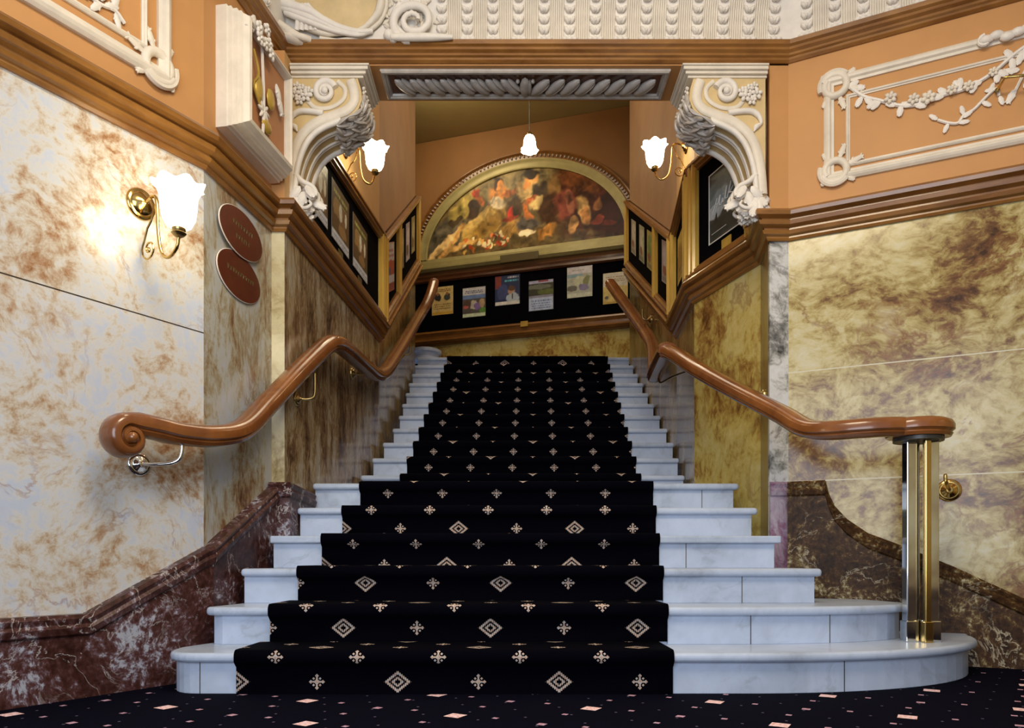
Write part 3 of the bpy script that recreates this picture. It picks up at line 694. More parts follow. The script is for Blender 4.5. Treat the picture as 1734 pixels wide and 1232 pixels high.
# right sloping case (a runs towards the camera, z falls)
L_ = wSR.L; sR = -SLOPE_END/L_
def zr(a): return CB+SLOPE_END+.02+sR*a
labs = ('pale poster farthest up the stairs in the right sloping case', 'pale green poster second from the top in the right sloping case', 'yellow and green poster third down in the right sloping case', 'grey and lilac poster in the lowest bay of the right sloping case')
cc = [((.45, .42, .33), (.62, .6, .5)), ((.40, .42, .25), (.6, .6, .45)), ((.48, .42, .12), (.2, .3, .08)), ((.42, .38, .38), (.55, .5, .55))]
for i, a in enumerate((.28, .78, 1.22, 1.93)):
    wd = .28 if i < 3 else .30; c = cc[i]
    poster(wSR, a, zr(a)+.20, a+wd, zr(a)+.56, .026, [('e', .5, .55, .3, .2, -30, c[1]), ('e', .4, .3, .2, .12, 0, (.3, .12, .08)), ('e', .6, .8, .3, .1, 0, c[1]), ('t', .1, .05, .9, .16, 2, (.15, .14, .12))], c[0], labs[i], 30+i, skew=-.16)
poster(wSR2, .22, 2.66, .45, 3.02, .026, [('e', .5, .5, .3, .3, 0, (.35, .2, .03)), ('t', .1, .1, .9, .3, 3, (.2, .1, .03))], (.55, .38, .06), 'yellow poster seen edge-on in the narrow right case', 41)

# film poster with white script
a0 = wNR.px(1201, HY, .03)[0]; a1 = wNR.px(1263, HY, .03)[0]; z0 = 2.635; z1 = 3.09
ops = [('r', 0, 0, 1, 1, (.035, .045, .045)), ('e', .45, .62, .62, .27, -8, (.10, .15, .17)), ('e', .25, .55, .28, .16, 10, (.20, .28, .33)), ('e', .32, .40, .40, .10, -6, (.45, .52, .55)), ('e', .65, .46, .3, .06, 0, (.30, .36, .38)), ('e', .8, .25, .6, .17, 0, (.03, .04, .035)), ('e', .2, .16, .5, .14, 0, (.02, .03, .028)), ('e', .2, .34, .02, .06, 0, (.01, .01, .01)), ('e', .62, .44, .025, .07, 0, (.01, .01, .01)), ('e', .73, .45, .02, .06, 0, (.01, .01, .01)), ('e', .6, .86, .5, .05, -10, (.12, .16, .15))]
pf = poster(wNR, a0, z0, a1, z1, .028, ops, (.03, .04, .04), 'blue-grey film poster with white script in the right niche case', 51, dens=2.2, mott=.3)
bm = B()
e = .003
rr = [(a0, z0), (a1, z0), (a1, z1), (a0, z1)]
frame_loop(bm, wNR, rr, [(-e, .028), (-e, .033), (e, .033), (e, .028)])
M['white_print'] = plain('white_print', (.7, .72, .7), .5)
obj('poster_border', bm, 'white_print', pf, smooth=False)
def text_mesh(name, body, w, a, z, o, size, mat, parent=None, slant=0.0, shear=.0, extrude=.0008, align='CENTER', thick=0):
    cu = bpy.data.curves.new(name, 'FONT'); cu.body = body; cu.size = size; cu.extrude = extrude; cu.align_x = align; cu.align_y = 'CENTER'; cu.shear = shear; cu.offset = thick
    tmp = bpy.data.objects.new(name+'_tmp', cu); COL.objects.link(tmp); bpy.context.view_layer.update()
    dg = bpy.context.evaluated_depsgraph_get(); me = bpy.data.meshes.new_from_object(tmp.evaluated_get(dg)); bpy.data.objects.remove(tmp)
    o_ = w.P(a, z, o); base = wloc(parent); ca, sa = math.cos(slant), math.sin(slant)
    for v in me.vertices:
        x, y, zz = v.co; x, y = x*ca-y*sa, x*sa+y*ca
        v.co = o_+w.u*x+Vector((0, 0, 1))*y+w.n*zz-base
    me.materials.clear(); me.materials.append(M[mat]); ob = bpy.data.objects.new(name, me); COL.objects.link(ob); ob.parent = parent; return ob
def script_title(w, a, z, o, s, parent):
    """loose brush lettering reading Hilk"""
    st = [[(-.95, -.55), (-.72, -.1), (-.42, .62)], [(-1.05, .02), (-.80, .18), (-.35, .12)], [(-.75, -.62), (-.42, 0), (-.12, .62), (-.18, .3), (-.22, -.15), (-.02, -.3)], [(-.02, -.25), (.12, .12), (.10, -.2), (.22, -.25)], [(.20, -.25), (.42, .35), (.52, .85), (.40, .4), (.38, -.1), (.50, -.2)], [(.16, .42), (.19, .47)], [(.55, -.25), (.78, .45), (.92, .95)], [(1.12, .35), (.86, .12), (.72, .05), (.92, -.08), (1.12, -.25), (1.30, -.2)]]
    bm = B()
    for k in st:
        pts = [w.P(a+x*s, z+y*s*.62+x*s*.12, o) for x, y in k]
        if len(pts) > 2: pts = catmull(pts, 5)
        n = len(pts); tube(bm, pts, [.0024+.0022*math.sin(math.pi*(i+.5)/n) for i in range(n)], 5)
    return obj('title_lettering', bm, 'white_print', parent)
script_title(wNR, (a0+a1)/2-.055, 2.865, .033, .115, pf)
bm = B()
for i in range(14):
    x = a0+.03+i*.012; box_c = wNR.P(x, 2.69, .0315); tube(bm, [wNR.P(x, 2.69, .0315), wNR.P(x+.008, 2.69, .0315)], .0022, 4)
obj('credit_lettering', bm, 'white_print', pf)
a, z = wNR.px(1221, 415, .03)
bm = B(); hexa(bm, [wNR.P(a+x, 2.55+zz, o) for zz in (0, .062) for x, o in ((0, .0205), (.10, .0205), (.10, .027), (0, .027))]); o = obj('caption_card', bm, 'gilt', loc=wNR.P(a, 2.55, .0205)); tagit(o, 'small gilt caption card below the blue-grey film poster', 'card')

# ------------------------------------------------------------ back wall: notice board, lunette
ca0 = wB.px(640)[0]; ca1 = wB.px(1120)[0]
t = thing('notice_board', 'long black notice board with wooden rails on the back wall above the landing', 'notice board', wB.P((ca0+ca1)/2, 4.0, 0))
bm = B(); hexa(bm, [wB.P(a, z, o) for z in (3.62, 4.45) for a, o in ((ca0, .001), (ca1, .001), (ca1, .03), (ca0, .03))]); obj('backing', bm, 'black', t)
def hrail(w, a0, a1, z, prof, name, mat, parent):
    bm = B(); rings(bm, [[w.P(a, z+h, o) for h, o in prof] for a in (a0, a1)]); return obj(name, bm, mat, parent)
hrail(wB, ca0, ca1, 3.50, [(0, .001), (0, .03), (.02, .04), (.02, .06), (.05, .085), (.07, .085), (.075, .06), (.11, .07), (.15, .095), (.17, .09), (.19, .05), (.2, .001)], 'bottom_rail', 'mould_wood', t)
hrail(wB, ca0, ca1, 4.36, [(0, .001), (0, .05), (.02, .065), (.05, .06), (.06, .04), (.09, .05), (.10, .001)], 'top_rail', 'dark_wood', t)
def bposter(x0, y0, x1, y1, ops, bg, lab, sd):
    a0, z0 = wB.px(x0, y1, .04); a1, _ = wB.px(x1, y1, .04); _, z1 = wB.px(x0, y0, .04)
    poster(wB, a0, z0, a1, z1, .034, ops, bg, lab, sd, dens=1.4, group='posters on the black notice board')
bposter(731, 487, 767, 534, [('e', .28, .62, .13, .13, 0, (.03, .03, .03)), ('e', .72, .62, .13, .13, 0, (.05, .06, .05)), ('e', .28, .74, .05, .05, 0, (.3, .12, .05)), ('e', .72, .74, .05, .05, 0, (.3, .12, .05)), ('t', .1, .82, .9, .95, 2, (.25, .1, .02)), ('t', .1, .2, .9, .42, 3, (.22, .14, .03)), ('r', 0, 0, 1, .1, (.6, .36, .05))], (.66, .50, .20), 'yellow poster with two dark portraits, leftmost on the notice board', 61)
bposter(783, 488, 822, 538, [('r', 0, .74, 1, 1, (.6, .6, .62)), ('t', .1, .8, .9, .93, 2, (.1, .12, .2)), ('r', 0, .62, 1, .74, (.16, .26, .5)), ('e', .5, .4, .13, .16, 0, (.55, .5, .42)), ('e', .65, .35, .12, .12, 0, (.25, .16, .4)), ('e', .2, .45, .14, .14, 0, (.1, .06, .04)), ('e', .85, .45, .1, .15, 0, (.5, .35, .2)), ('e', .15, .35, .1, .05, 0, (.5, .12, .1)), ('r', 0, 0, 1, .12, (.62, .72, .5)), ('e', .9, .2, .14, .08, 0, (.12, .3, .05))], (.10, .09, .08), 'poster of crowded figures under blue sky, second from left on notice board', 62)
bposter(838, 468, 880, 518, [('r', 0, .55, .25, 1, (.22, .04, .03)), ('e', .3, .45, .2, .25, 0, (.05, .07, .2)), ('e', .66, .44, .12, .18, 0, (.45, .25, .16)), ('e', .68, .55, .13, .09, 0, (.1, .05, .03)), ('e', .72, .22, .22, .18, 0, (.42, .5, .58)), ('e', .7, .28, .03, .1, 0, (.05, .05, .05)), ('t', .4, .78, .95, .88, 1, (.1, .45, .55)), ('t', .5, .9, .95, .98, 1, (.4, .42, .5)), ('r', 0, 0, 1, .13, (.72, .72, .66))], (.015, .03, .10), 'dark blue poster of a person in pale shirt on the notice board', 63)
bposter(895, 476, 937, 527, [('r', 0, 0, 1, .42, (.45, .55, .75)), ('t', .1, .06, .9, .38, 4, (.16, .22, .42)), ('r', 0, .9, 1, 1, (.4, .42, .6)), ('r', .4, .93, .8, 1, (.3, .06, .1)), ('e', .4, .78, .5, .08, 0, (.14, .16, .12)), ('e', .75, .6, .3, .1, 0, (.10, .13, .03)), ('r', 0, .42, 1, .5, (.25, .25, .35))], (.03, .035, .02), 'poster with dark landscape over pale blue text on the notice board', 64)
bposter(960, 453, 1003, 505, [('r', 0, .76, 1, 1, (.62, .60, .62)), ('t', .2, .85, .7, .95, 1, (.4, .38, .35)), ('r', 0, .66, .6, .76, (.22, .35, .4)), ('e', .5, .5, .2, .2, 0, (.55, .58, .4)), ('e', .75, .5, .1, .2, -20, (.2, .22, .08)), ('e', .65, .32, .16, .12, 0, (.22, .2, .35)), ('e', .2, .3, .18, .1, 0, (.12, .12, .1)), ('r', 0, 0, 1, .15, (.6, .64, .5))], (.42, .44, .36), 'pale green and white poster, the highest on the notice board', 65)
bposter(1021, 463, 1063, 515, [('r', 0, .55, 1, 1, (.66, .62, .5)), ('t', .1, .7, .9, .9, 3, (.4, .3, .15)), ('e', .15, .2, .06, .05, 0, (.1, .1, .1)), ('r', 0, 0, 1, .06, (.55, .35, .05))], (.66, .52, .16), 'yellow and cream poster partly behind the handrail, rightmost on the notice board', 66)
a, z = wB.px(888, 549, .09)
bm = B(); hexa(bm, [wB.P(a+x, z+zz-.03, o) for zz in (0, .07) for x, o in ((-.05, .0955), (.05, .0955), (.05, .103), (-.05, .103))]); o = obj('caption_card', bm, 'gilt', loc=wB.P(a, z, .0955)); tagit(o, 'small gilt tag on the lower rail of the black notice board', 'card')

# lunette
LC = wB.px(725)[0]+1.373; HWd = 1.373; LZ = 4.68; LH = 1.05
lun = thing('lunette_painting', 'arched half-round painting of draped figures in a green-gilt frame on the back wall', 'painting', wB.P(LC, LZ, 0))
def arcpt(t, ex, oo, base=0):
    """t 0..1 left->right along arch, ex: expansion"""
    th = math.pi*(1-t); return wB.P(LC+(HWd+ex)*math.cos(th), LZ+(LH+ex)*math.sin(th)+base, oo)
bm = B(); R = []
for i in range(49):
    t_ = i/48; R.append([arcpt(t_, x, o) for x, o in [(-.005, .02), (-.005, .05), (.02, .06), (.05, .05), (.085, .07), (.11, .075), (.11, .02)]])
rings(bm, R); obj('frame_arch', bm, 'frame_green', lun, smooth=True)
bm = B(); R = []
for i in range(49):
    t_ = i/48; R.append([arcpt(t_, x, o) for x, o in [(.11, .02), (.11, .05), (.13, .055), (.17, .055), (.19, .085), (.205, .085), (.21, .02)]])
rings(bm, R); obj('frame_outer', bm, 'mould_wood', lun, smooth=True, label='brown outer moulding of the arch')
bm = B()
for i in range(84):
    t_ = (i+.5)/84; c = arcpt(t_, .15, .062); th = math.pi*(1-t_); rad = (wB.u*math.cos(th)+Vector((0, 0, math.sin(th)))); tan = wB.n.cross(rad)
    ellipsoid(bm, c, rad*.022, tan*.014, wB.n*.018, 6, 4)
b_ = obj('bead_ornament', bm, 'silvered', lun, smooth=True)
b_['kind'] = 'stuff'
hrail(wB, LC-HWd-.12, LC+HWd+.12, LZ-.17, [(0, .02), (0, .06), (.03, .09), (.06, .09), (.07, .07), (.12, .07), (.13, .05), (.172, .045), (.172, .02)], 'frame_sill', 'frame_green', lun)
def mural_cols(U, V):
    x = U*2.75; asp = 2.75
    skin = (.66, .33, .10); skin2 = (.50, .19, .05); cloth = (.50, .36, .12); pale = (.72, .62, .42)
    ops = [('r', 0, 0, 1, 1, (.20, .15, .07)),
      ('e', .10, .30, .55, .22, 10, (.16, .14, .10)), ('e', .35, .95, .9, .25, 0, (.32, .26, .13)),
      ('e', .85, .55, .55, .55, -20, (.10, .030, .012)), ('e', .78, .8, .4, .2, -30, (.20, .085, .03)), ('e', .94, .25, .3, .3, 0, (.06, .012, .010)),
      ('e', .20, .62, .28, .13, 35, (.42, .34, .12)), ('e', .15, .45, .12, .05, 20, (.12, .09, .05)),
      ('e', .30, .38, .42, .16, 32, cloth), ('e', .32, .34, .35, .09, 32, (.34, .22, .06)), ('e', .27, .46, .30, .06, 34, (.62, .46, .18)),
      ('e', .13, .20, .34, .06, 48, (.62, .40, .16)), ('e', .09, .18, .30, .05, 40, (.70, .52, .26)), ('e', .18, .14, .22, .05, 15, (.66, .44, .18)),
      ('e', .245, .60, .09, .16, -15, (.08, .05, .03)), ('e', .275, .72, .10, .035, -65, skin2), ('e', .26, .80, .07, .06, 0, (.50, .10, .04)),
      ('e', .38, .73, .16, .12, 0, skin), ('e', .37, .62, .17, .07, -20, (.70, .60, .42)), ('e', .375, .86, .10, .10, 0, (.07, .03, .015)), ('e', .385, .83, .065, .075, 10, skin),
      ('e', .435, .73, .13, .045, 10, skin2), ('e', .46, .52, .12, .16, 0, (.12, .07, .03)), ('e', .44, .46, .04, .08, 0, (.55, .07, .04)), ('e', .43, .40, .14, .03, 4, (.35, .08, .04)),
      ('e', .44, .27, .18, .10, 6, (.42, .27, .09)), ('e', .52, .74, .16, .16, 40, (.60, .44, .20)), ('e', .53, .83, .10, .05, 45, skin), ('e', .555, .86, .07, .06, 20, (.70, .42, .16)), ('e', .54, .93, .12, .07, 0, (.05, .03, .015)),
      ('e', .60, .68, .13, .11, -30, (.10, .07, .04)), ('e', .55, .60, .10, .06, 30, (.52, .18, .06)), ('e', .58, .55, .13, .08, 20, (.70, .55, .26)), ('e', .525, .48, .035, .12, 20, skin2),
      ('e', .53, .36, .065, .10, 0, (.58, .24, .08)), ('e', .53, .30, .20, .08, 0, (.16, .14, .12)),
      ('e', .66, .70, .10, .14, 0, (.24, .15, .06)), ('e', .64, .45, .17, .22, -15, (.10, .05, .02)), ('e', .71, .48, .15, .20, 12, (.26, .09, .06)), ('e', .73, .50, .05, .18, 15, (.36, .16, .10)),
      ('e', .745, .24, .06, .12, 0, (.55, .34, .15)), ('e', .80, .38, .09, .20, 22, (.58, .40, .18)), ('e', .81, .32, .06, .14, 22, (.48, .26, .10)),
      ('e', .87, .43, .08, .08, 0, (.28, .14, .06)), ('e', .92, .18, .10, .04, 0, (.20, .04, .02)), ('e', .87, .24, .08, .04, 30, (.30, .07, .04)), ('e', .62, .18, .14, .08, 30, (.55, .30, .09)),
      ('e', .53, .19, .13, .045, 4, (.85, .74, .50))]
    r = random.Random(5)
    for i in range(46):
        u = r.uniform(.2, .46); v = r.uniform(.05, .26)*(.6+u); c = r.choice([(.62, .24, .08), (.70, .45, .16), (.80, .68, .42), (.42, .10, .04), (.25, .16, .06)])
        ops.append(('e', u, v, r.uniform(.018, .036), r.uniform(.018, .035), 0, c))
    C = 1.55*paint(U, V, ops, (.2, .15, .07), .75, 77, asp, .06)**1.3
    return C
nu, nv = 260, 96
def lfn(u, v):
    xx = (u-.5)*2; hh = math.sqrt(max(0, 1-min(1, abs(xx))**2)); return wB.P(LC+xx*HWd, LZ+v*LH*hh, .03)
# rebuild colours so V is absolute height in picture
def lun_cols(U, V):
    hh = np.sqrt(np.clip(1-((U-.5)*2)**2, 0, 1)); return mural_cols(U, V*hh)
lm = sheet_mesh('canvas', lfn, nu, nv, lun_cols, 'oil')
lm.parent = lun; lm.location = Vector(lm.location)-lun.location
bm = B(); R = [[wB.P(LC, LZ+.3, .012)]*2]
pts = [wB.P(LC+HWd*math.cos(math.pi*i/40), LZ+LH*math.sin(math.pi*i/40), .026) for i in range(41)]
extrude_poly3(bm, pts, -wB.n*.022); obj('backing_board', bm, 'dark_wood', lun)
a0, z0 = wB.px(847, 450, .1); a1, z1 = wB.px(912, 438, .1)
pl = thing('name_plaque', 'dull bronze name plaque fixed under the arched painting', 'plaque', wB.P((a0+a1)/2, 4.55, .1))
bm = B(); hexa(bm, [wB.P(a, z, o) for z in (4.49, 4.595) for a, o in ((a0, .0915), (a1, .0915), (a1, .108), (a0, .108))]); obj('plate', bm, 'plaque_olive', pl, bevel=.006)

# ------------------------------------------------------------ lamps
def shade(bm, c, s=1.0, up=1):
    def wob(i, th, r, h):
        k = [0, 0, 0, .01, .02, .04, .075, .075, .04][min(i, 8)]
        return r*(1+k*math.cos(7*th)), h+.007*s*(k/.075)*math.sin(7*th+1)
    prof = [(.028, 0), (.047, .010), (.060, .032), (.066, .065), (.069, .100), (.080, .124), (.094, .134), (.086, .130), (.05, .10)]
    lathe(bm, [(r*s, h*s*up*1.22) for r, h in prof], c, seg=48, wob=wob)
def sconce(label, w, a, z, reach=.27, s=1.0, flip=1, group=None):
    t = thing('wall_sconce', label, 'wall lamp', w.P(a, z, 0), group)
    bm = B(); r = .062*s
    lathe(bm, [(r, 0), (r, .006), (r*.92, .012), (r*.75, .014), (r*.68, .022), (r*.45, .026), (r*.3, .036), (.003, .04)], w.P(a, z, 0), w.n, 28); obj('backplate', bm, 'brass', t, smooth=True)
    bm = B(); R_ = reach
    pts = catmull([w.P(a, z, .03), w.P(a, z+.012, .075*s), w.P(a, z-.01, .105*s), w.P(a, z-.13*s, .115*s), w.P(a, z-.215*s, .135*s), w.P(a, z-.25*s, .18*s), w.P(a, z-.225*s, R_-.015), w.P(a, z-.18*s, R_)], 7)
    tube(bm, pts, .0065*s, 8); obj('arm', bm, 'brass', t, smooth=True)
    bm = B(); P_ = [w.P(a, z-.02*s, .09*s), w.P(a, z-.075*s, .075*s)]
    c = w.P(a, z-.19*s, .055*s); sp = []
    for i in range(26):
        tt = i/25; ang = math.radians(130+tt*560); rr = (.042*(1-tt)+.006)*s; sp.append(c+w.n*(rr*math.cos(ang))+Vector((0, 0, rr*math.sin(ang))))
    tube(bm, catmull(P_+[w.P(a, z-.115*s, .035*s)], 4)[:-1]+sp, [.0045*s]*8+[.004*s]*26, 6); ellipsoid(bm, c, w.n*.008*s, w.u*.006*s, Vector((0, 0, .008*s)), 6, 4); obj('scroll', bm, 'brass', t, smooth=True)
    cc_ = w.P(a, z-.18*s, R_)
    bm = B(); lathe(bm, [(.008*s, -.01), (.022*s, 0), (.028*s, .008), (.022*s, .014), (.026*s, .022), (.026*s, .03)], cc_, seg=20); obj('shade_holder', bm, 'old_brass', t, smooth=True)
    bm = B(); shade(bm, cc_+Vector((0, 0, .026*s)), s*1.0); obj('glass_shade', bm, 'lamp_glass', t, smooth=True)
    return t
a, z = wL.px(238, 346); sconce('brass wall sconce with lit frilled glass shade on the left hall wall', wL, a, z, .262, 1.06)
a, z = wNL.px(583, 258); sconce('brass sconce with lit tulip shade on the left wall of the stair niche', wNL, a, z+.02, .215, .98)
wr_ = wSR2; sconce('brass sconce with lit tulip shade on the right wall of the stair niche', wSR2, .50, 3.60, .235, 1.0)
t = thing('pendant_lamp', 'small lit tulip-glass pendant lamp hanging on a cord above the stairs', 'pendant lamp', (.2, 8.5, 6.34))
bm = B(); tube(bm, [(.2, 8.5, 6.34), (.2, 8.5, 5.40)], .005, 6); obj('cord', bm, 'dark_paint', t)
bm = B(); lathe(bm, [(.05, 6.34), (.05, 6.325), (.01, 6.30)], (.2, 8.5, 0), seg=20); obj('ceiling_rose', bm, 'old_brass', t, smooth=True)
bm = B(); lathe(bm, [(.012, 5.42), (.03, 5.40), (.03, 5.37)], (.2, 8.5, 0), seg=20); obj('lamp_holder', bm, 'old_brass', t, smooth=True)
bm = B(); shade(bm, Vector((.2, 8.5, 5.38)), 1.05, -1); obj('glass_shade', bm, 'lamp_small', t, smooth=True)

# ------------------------------------------------------------ oval plaques on the left angled wall
sg = {}
for nm, yc, lab in (('u', 2.158, 'upper of the two overlapping dark brown oval wall plaques'), ('l', 1.945, 'lower of the two overlapping dark brown oval wall plaques')):
    ac = wAB.px(403, HY)[0]; t = thing('oval_plaque', lab, 'plaque', wAB.P(ac, yc, 0))
    oo = .001 if nm == 'l' else .012
    pts = [wAB.P(ac+.205*math.cos(2*math.pi*i/48), yc+.112*math.sin(2*math.pi*i/48), oo) for i in range(48)]
    bm = B(); extrude_poly3(bm, pts, wAB.n*.010); obj('plate', bm, 'plaque_brown', t)
    bm = B(); tube(bm, [wAB.P(ac+.205*math.cos(2*math.pi*i/48), yc+.112*math.sin(2*math.pi*i/48), oo+.006) for i in range(49)], .0035, 6); obj('rim', bm, 'white_plaster', t, smooth=True, label='pale rim')
    r = random.Random(4 if nm == 'u' else 8)
    rows = [(.03, .09), (-.03, .06)] if nm == 'u' else [(.012, .12)]
    for zz, hw in rows:
        x = -hw; bm = B()
        while x < hw:
            wd = r.uniform(.012, .02); pts = [wAB.P(ac+x+wd*q/4, yc+zz+.012*math.sin(q*2+r.random()), oo+.0115) for q in range(5)]
            tube(bm, catmull(pts, 3), .0014, 5); x += wd+.008
        obj('faded_lettering', bm, 'plaque_olive', t)

# ------------------------------------------------------------ plaster ornament tools
def spiral(c, u, v, r0, r1, a0, turns, n=28, flip=1):
    out = []
    for i in range(n+1):
        t = i/n; a = math.radians(a0)+flip*turns*2*math.pi*t; r = r0+(r1-r0)*t
        out.append(Vector(c)+Vector(u)*(r*math.cos(a))+Vector(v)*(r*math.sin(a)))
    return out
Zv = Vector((0, 0, 1))
def leaf(bm, c, d, n, L, wd, th=.008, lobes=3):
    """lobed leaf from c towards d, lying on plane with normal n"""
    d = Vector(d).normalized(); n = Vector(n).normalized(); s = n.cross(d)
    ellipsoid(bm, Vector(c)+d*L*.5, d*L*.5, s*wd*.35, n*th, 8, 5)
    for i in range(lobes):
        f = .25+.5*i/max(1, lobes-1)
        for sg_ in (-1, 1):
            dd = (d+s*sg_*1.1).normalized(); LL = L*.38*(1-.35*f)
            ellipsoid(bm, Vector(c)+d*L*f+dd*LL*.45, dd*LL*.5, n.cross(dd)*LL*.22, n*th*.8, 6, 4)
def flower(bm, c, n, r, petals=5):
    n = Vector(n).normalized(); a = Zv.cross(n).normalized(); b = n.cross(a); c = Vector(c)
    for k in range(petals):
        th = 2*math.pi*k/petals+.3; d = a*math.cos(th)+b*math.sin(th)
        ellipsoid(bm, c+d*r*.6+n*r*.2, d*r*.45, n.cross(d)*r*.38, n*r*.3, 6, 4)
    ellipsoid(bm, c+n*r*.4, a*r*.28, b*r*.28, n*r*.3, 6, 4)
def halfround(bm, w, pts, r, o=.0):
    tube(bm, [w.P(a, z, o+r*.25) for a, z in pts], r, 8)
def panel_frame(bm, w, a0, z0, a1, z1, wd, out):
    frame_loop(bm, w, [(a0, z0), (a1, z0), (a1, z1), (a0, z1)], [(0, 0), (0, out*.45), (wd*.2, out*.8), (wd*.4, out), (wd*.6, out*.9), (wd*.75, out*.5), (wd, out*.4), (wd, 0)])
def corner_curl(bm, w, a, z, s, du, dz):
    """round ring with leaf sprigs on a panel corner; du,dz point to panel interior"""
    c = w.P(a+du*.45*s, z+dz*.45*s, .012)
    tube(bm, spiral(c, w.u*du, Zv*dz, s*.52, s*.40, 200, 1.05, 26), [.016*s/.1]*27, 8)
    tube(bm, spiral(w.P(a+du*.45*s, z+dz*.45*s, .018), w.u*du, Zv*dz, s*.62, s*.62, 160, .45, 14), [.010*s/.1]*15, 6)
    for an, L in ((20, .75), (70, .7), (-35, .5), (120, .5), (225, .3)):
        r = math.radians(an); d = w.u*du*math.cos(r)+Zv*dz*math.sin(r)
        leaf(bm, c+d*s*.5, d, w.n, s*L, s*.35, .008, 2)

# right wall panel
t = thing('wall_moulding_panel', 'white plaster double-line panel moulding on the orange right wall', 'wall moulding', wR.P(.7, 2.9, 0))
a0, zb = wR.px(1395, 312); _, zt = wR.px(1395, 135); a1 = a0+1.75
bm = B(); panel_frame(bm, wR, a0, zb, a1, zt, .052, .026); obj('outer_moulding', bm, 'cream', t)
b0, ib = wR.px(1432, 290); _, it = wR.px(1432, 152); b1 = a1-(b0-a0)
ib += .005; bm = B(); panel_frame(bm, wR, b0, ib+.015, b1, it-.03, .022, .016); obj('inner_moulding', bm, 'cream', t)
for (aa, zz, du, dz) in ((a0, zb, 1, 1), (a0, zt, 1, -1), (a1, zb, -1, 1), (a1, zt, -1, -1)):
    bm = B(); corner_curl(bm, wR, aa, zz, .125, du, dz); obj('corner_scroll', bm, 'cream', t, smooth=True)
a_, z_ = wR.px(1668, 49)
bm = B()
for i in range(9):
    x = a_+.0+i*.045; ellipsoid(bm, wR.P(x, zt-.028+.012*math.sin(i*2.1), .03), wR.u*.035, wR.n*.02, Zv*.022, 7, 5)
tube(bm, spiral(wR.P(a_-.005, zt-.03, .03), wR.u, Zv, .03, .01, 90, 1.2, 14), .009, 6)
obj('crest_ornament', bm, 'white_plaster', t, smooth=True)
t = thing('plaster_garland', 'white plaster garland of roses and leaves inside the right wall panel', 'wall ornament', wR.at(1560, 170))
bm = B(); gp = [(1440, 148), (1462, 163), (1490, 170), (1520, 178), (1548, 178), (1575, 170), (1600, 160), (1630, 152), (1658, 138), (1685, 120), (1710, 98), (1734, 80), (1765, 62)]
tube(bm, catmull([wR.at(x, y, .01) for x, y in gp], 4), .010, 6)
r = random.Random(2)
for x, y in gp:
    for _ in range(2):
        an = r.uniform(0, 6.28); d = wR.u*math.cos(an)+Zv*math.sin(an); leaf(bm, wR.at(x+r.uniform(-6, 6), y, .012), d, wR.n, .062, .05, .008, 2)
obj('garland', bm, 'white_plaster', t, smooth=True)
for x, y, rr in ((1508, 166, .033), (1547, 168, .03), (1572, 166, .036), (1612, 152, .028), (1640, 146, .028), (1682, 122, .024)):
    bm = B(); flower(bm, wR.at(x, y, .018), wR.n, rr, 6); obj('rose', bm, 'cream', t, smooth=True)
t = thing('plaster_sprig', 'trailing white plaster leaf sprig below the garland on the right wall', 'wall ornament', wR.at(1640, 190))
bm = B(); sp = [(1588, 203), (1606, 208), (1622, 208), (1632, 195), (1648, 186), (1662, 172), (1676, 158), (1688, 150), (1692, 162)]
tube(bm, catmull([wR.at(x, y, .008) for x, y in sp], 4), .008, 6)
for i, (x, y) in enumerate(sp):
    an = 2.4+i*1.9; leaf(bm, wR.at(x, y, .01), wR.u*math.cos(an)+Zv*math.sin(an), wR.n, .055, .035, .006, 1)
obj('stem', bm, 'white_plaster', t, smooth=True)
t = thing('plaster_sprig', 'white plaster leaf cluster at the right edge beneath the brass bar', 'wall ornament', wR.at(1730, 150))
bm = B()
for x, y, an in ((1722, 112, 1.2), (1735, 104, .3), (1728, 118, 3), (1720, 150, 4.2), (1732, 142, 5.5), (1745, 148, .5)): leaf(bm, wR.at(x, y, .01), wR.u*math.cos(an)+Zv*math.sin(an), wR.n, .08, .05, .007, 2)
tube(bm, catmull([wR.at(1716, 160, .008), wR.at(1726, 140, .008), wR.at(1740, 112, .008), wR.at(1750, 90, .008)], 4), .008, 6)
obj('stem', bm, 'white_plaster', t, smooth=True)
# brass bar (part of a picture light) near the right edge
bm = B(); tube(bm, [wR.at(1689, 152, .03), wR.at(1702, 131, .10), wR.at(1760, 125, .10), wR.at(1772, 142, .03)], .0075, 8); tube(bm, [wR.at(1689, 152, .001), wR.at(1689, 152, .035)], .012, 8)
o = obj('picture_light_bar', bm, 'brass', smooth=True, loc=wR.at(1730, 128, .05)); tagit(o, 'bent brass bar standing out from the right wall near the photo edge', 'bar')

# left wall panel
t = thing('wall_moulding_panel', 'white plaster panel moulding with a scroll corner on the orange left wall', 'wall moulding', wL.P(wL.L-.9, 2.8, 0))
ar, zb = wL.px(287, 150); al = ar-1.7; zt = 3.18
bm = B(); panel_frame(bm, wL, al, zb, ar, zt, .06, .035); obj('outer_moulding', bm, 'cream', t)
br, ib = wL.px(248, 105); ib = zb+.10
bm = B(); panel_frame(bm, wL, al+.13, ib, br, zt-.1, .026, .02); obj('inner_moulding', bm, 'cream', t)
for aa, zz, du, dz in ((ar, zb, -1, 1), (ar, zt, -1, -1), (al, zb, 1, 1), (al, zt, 1, -1)):
    bm = B(); corner_curl(bm, wL, aa, zz, .13, du, dz); obj('corner_scroll', bm, 'cream', t, smooth=True)
t = thing('plaster_sprig', 'white plaster leaf sprig inside the panel on the left wall', 'wall ornament', wL.at(180, 15))
bm = B(); tube(bm, catmull([wL.at(150, -8, .008), wL.at(172, 8, .008), wL.at(195, 18, .008), wL.at(211, 40, .008)], 4), .008, 6)
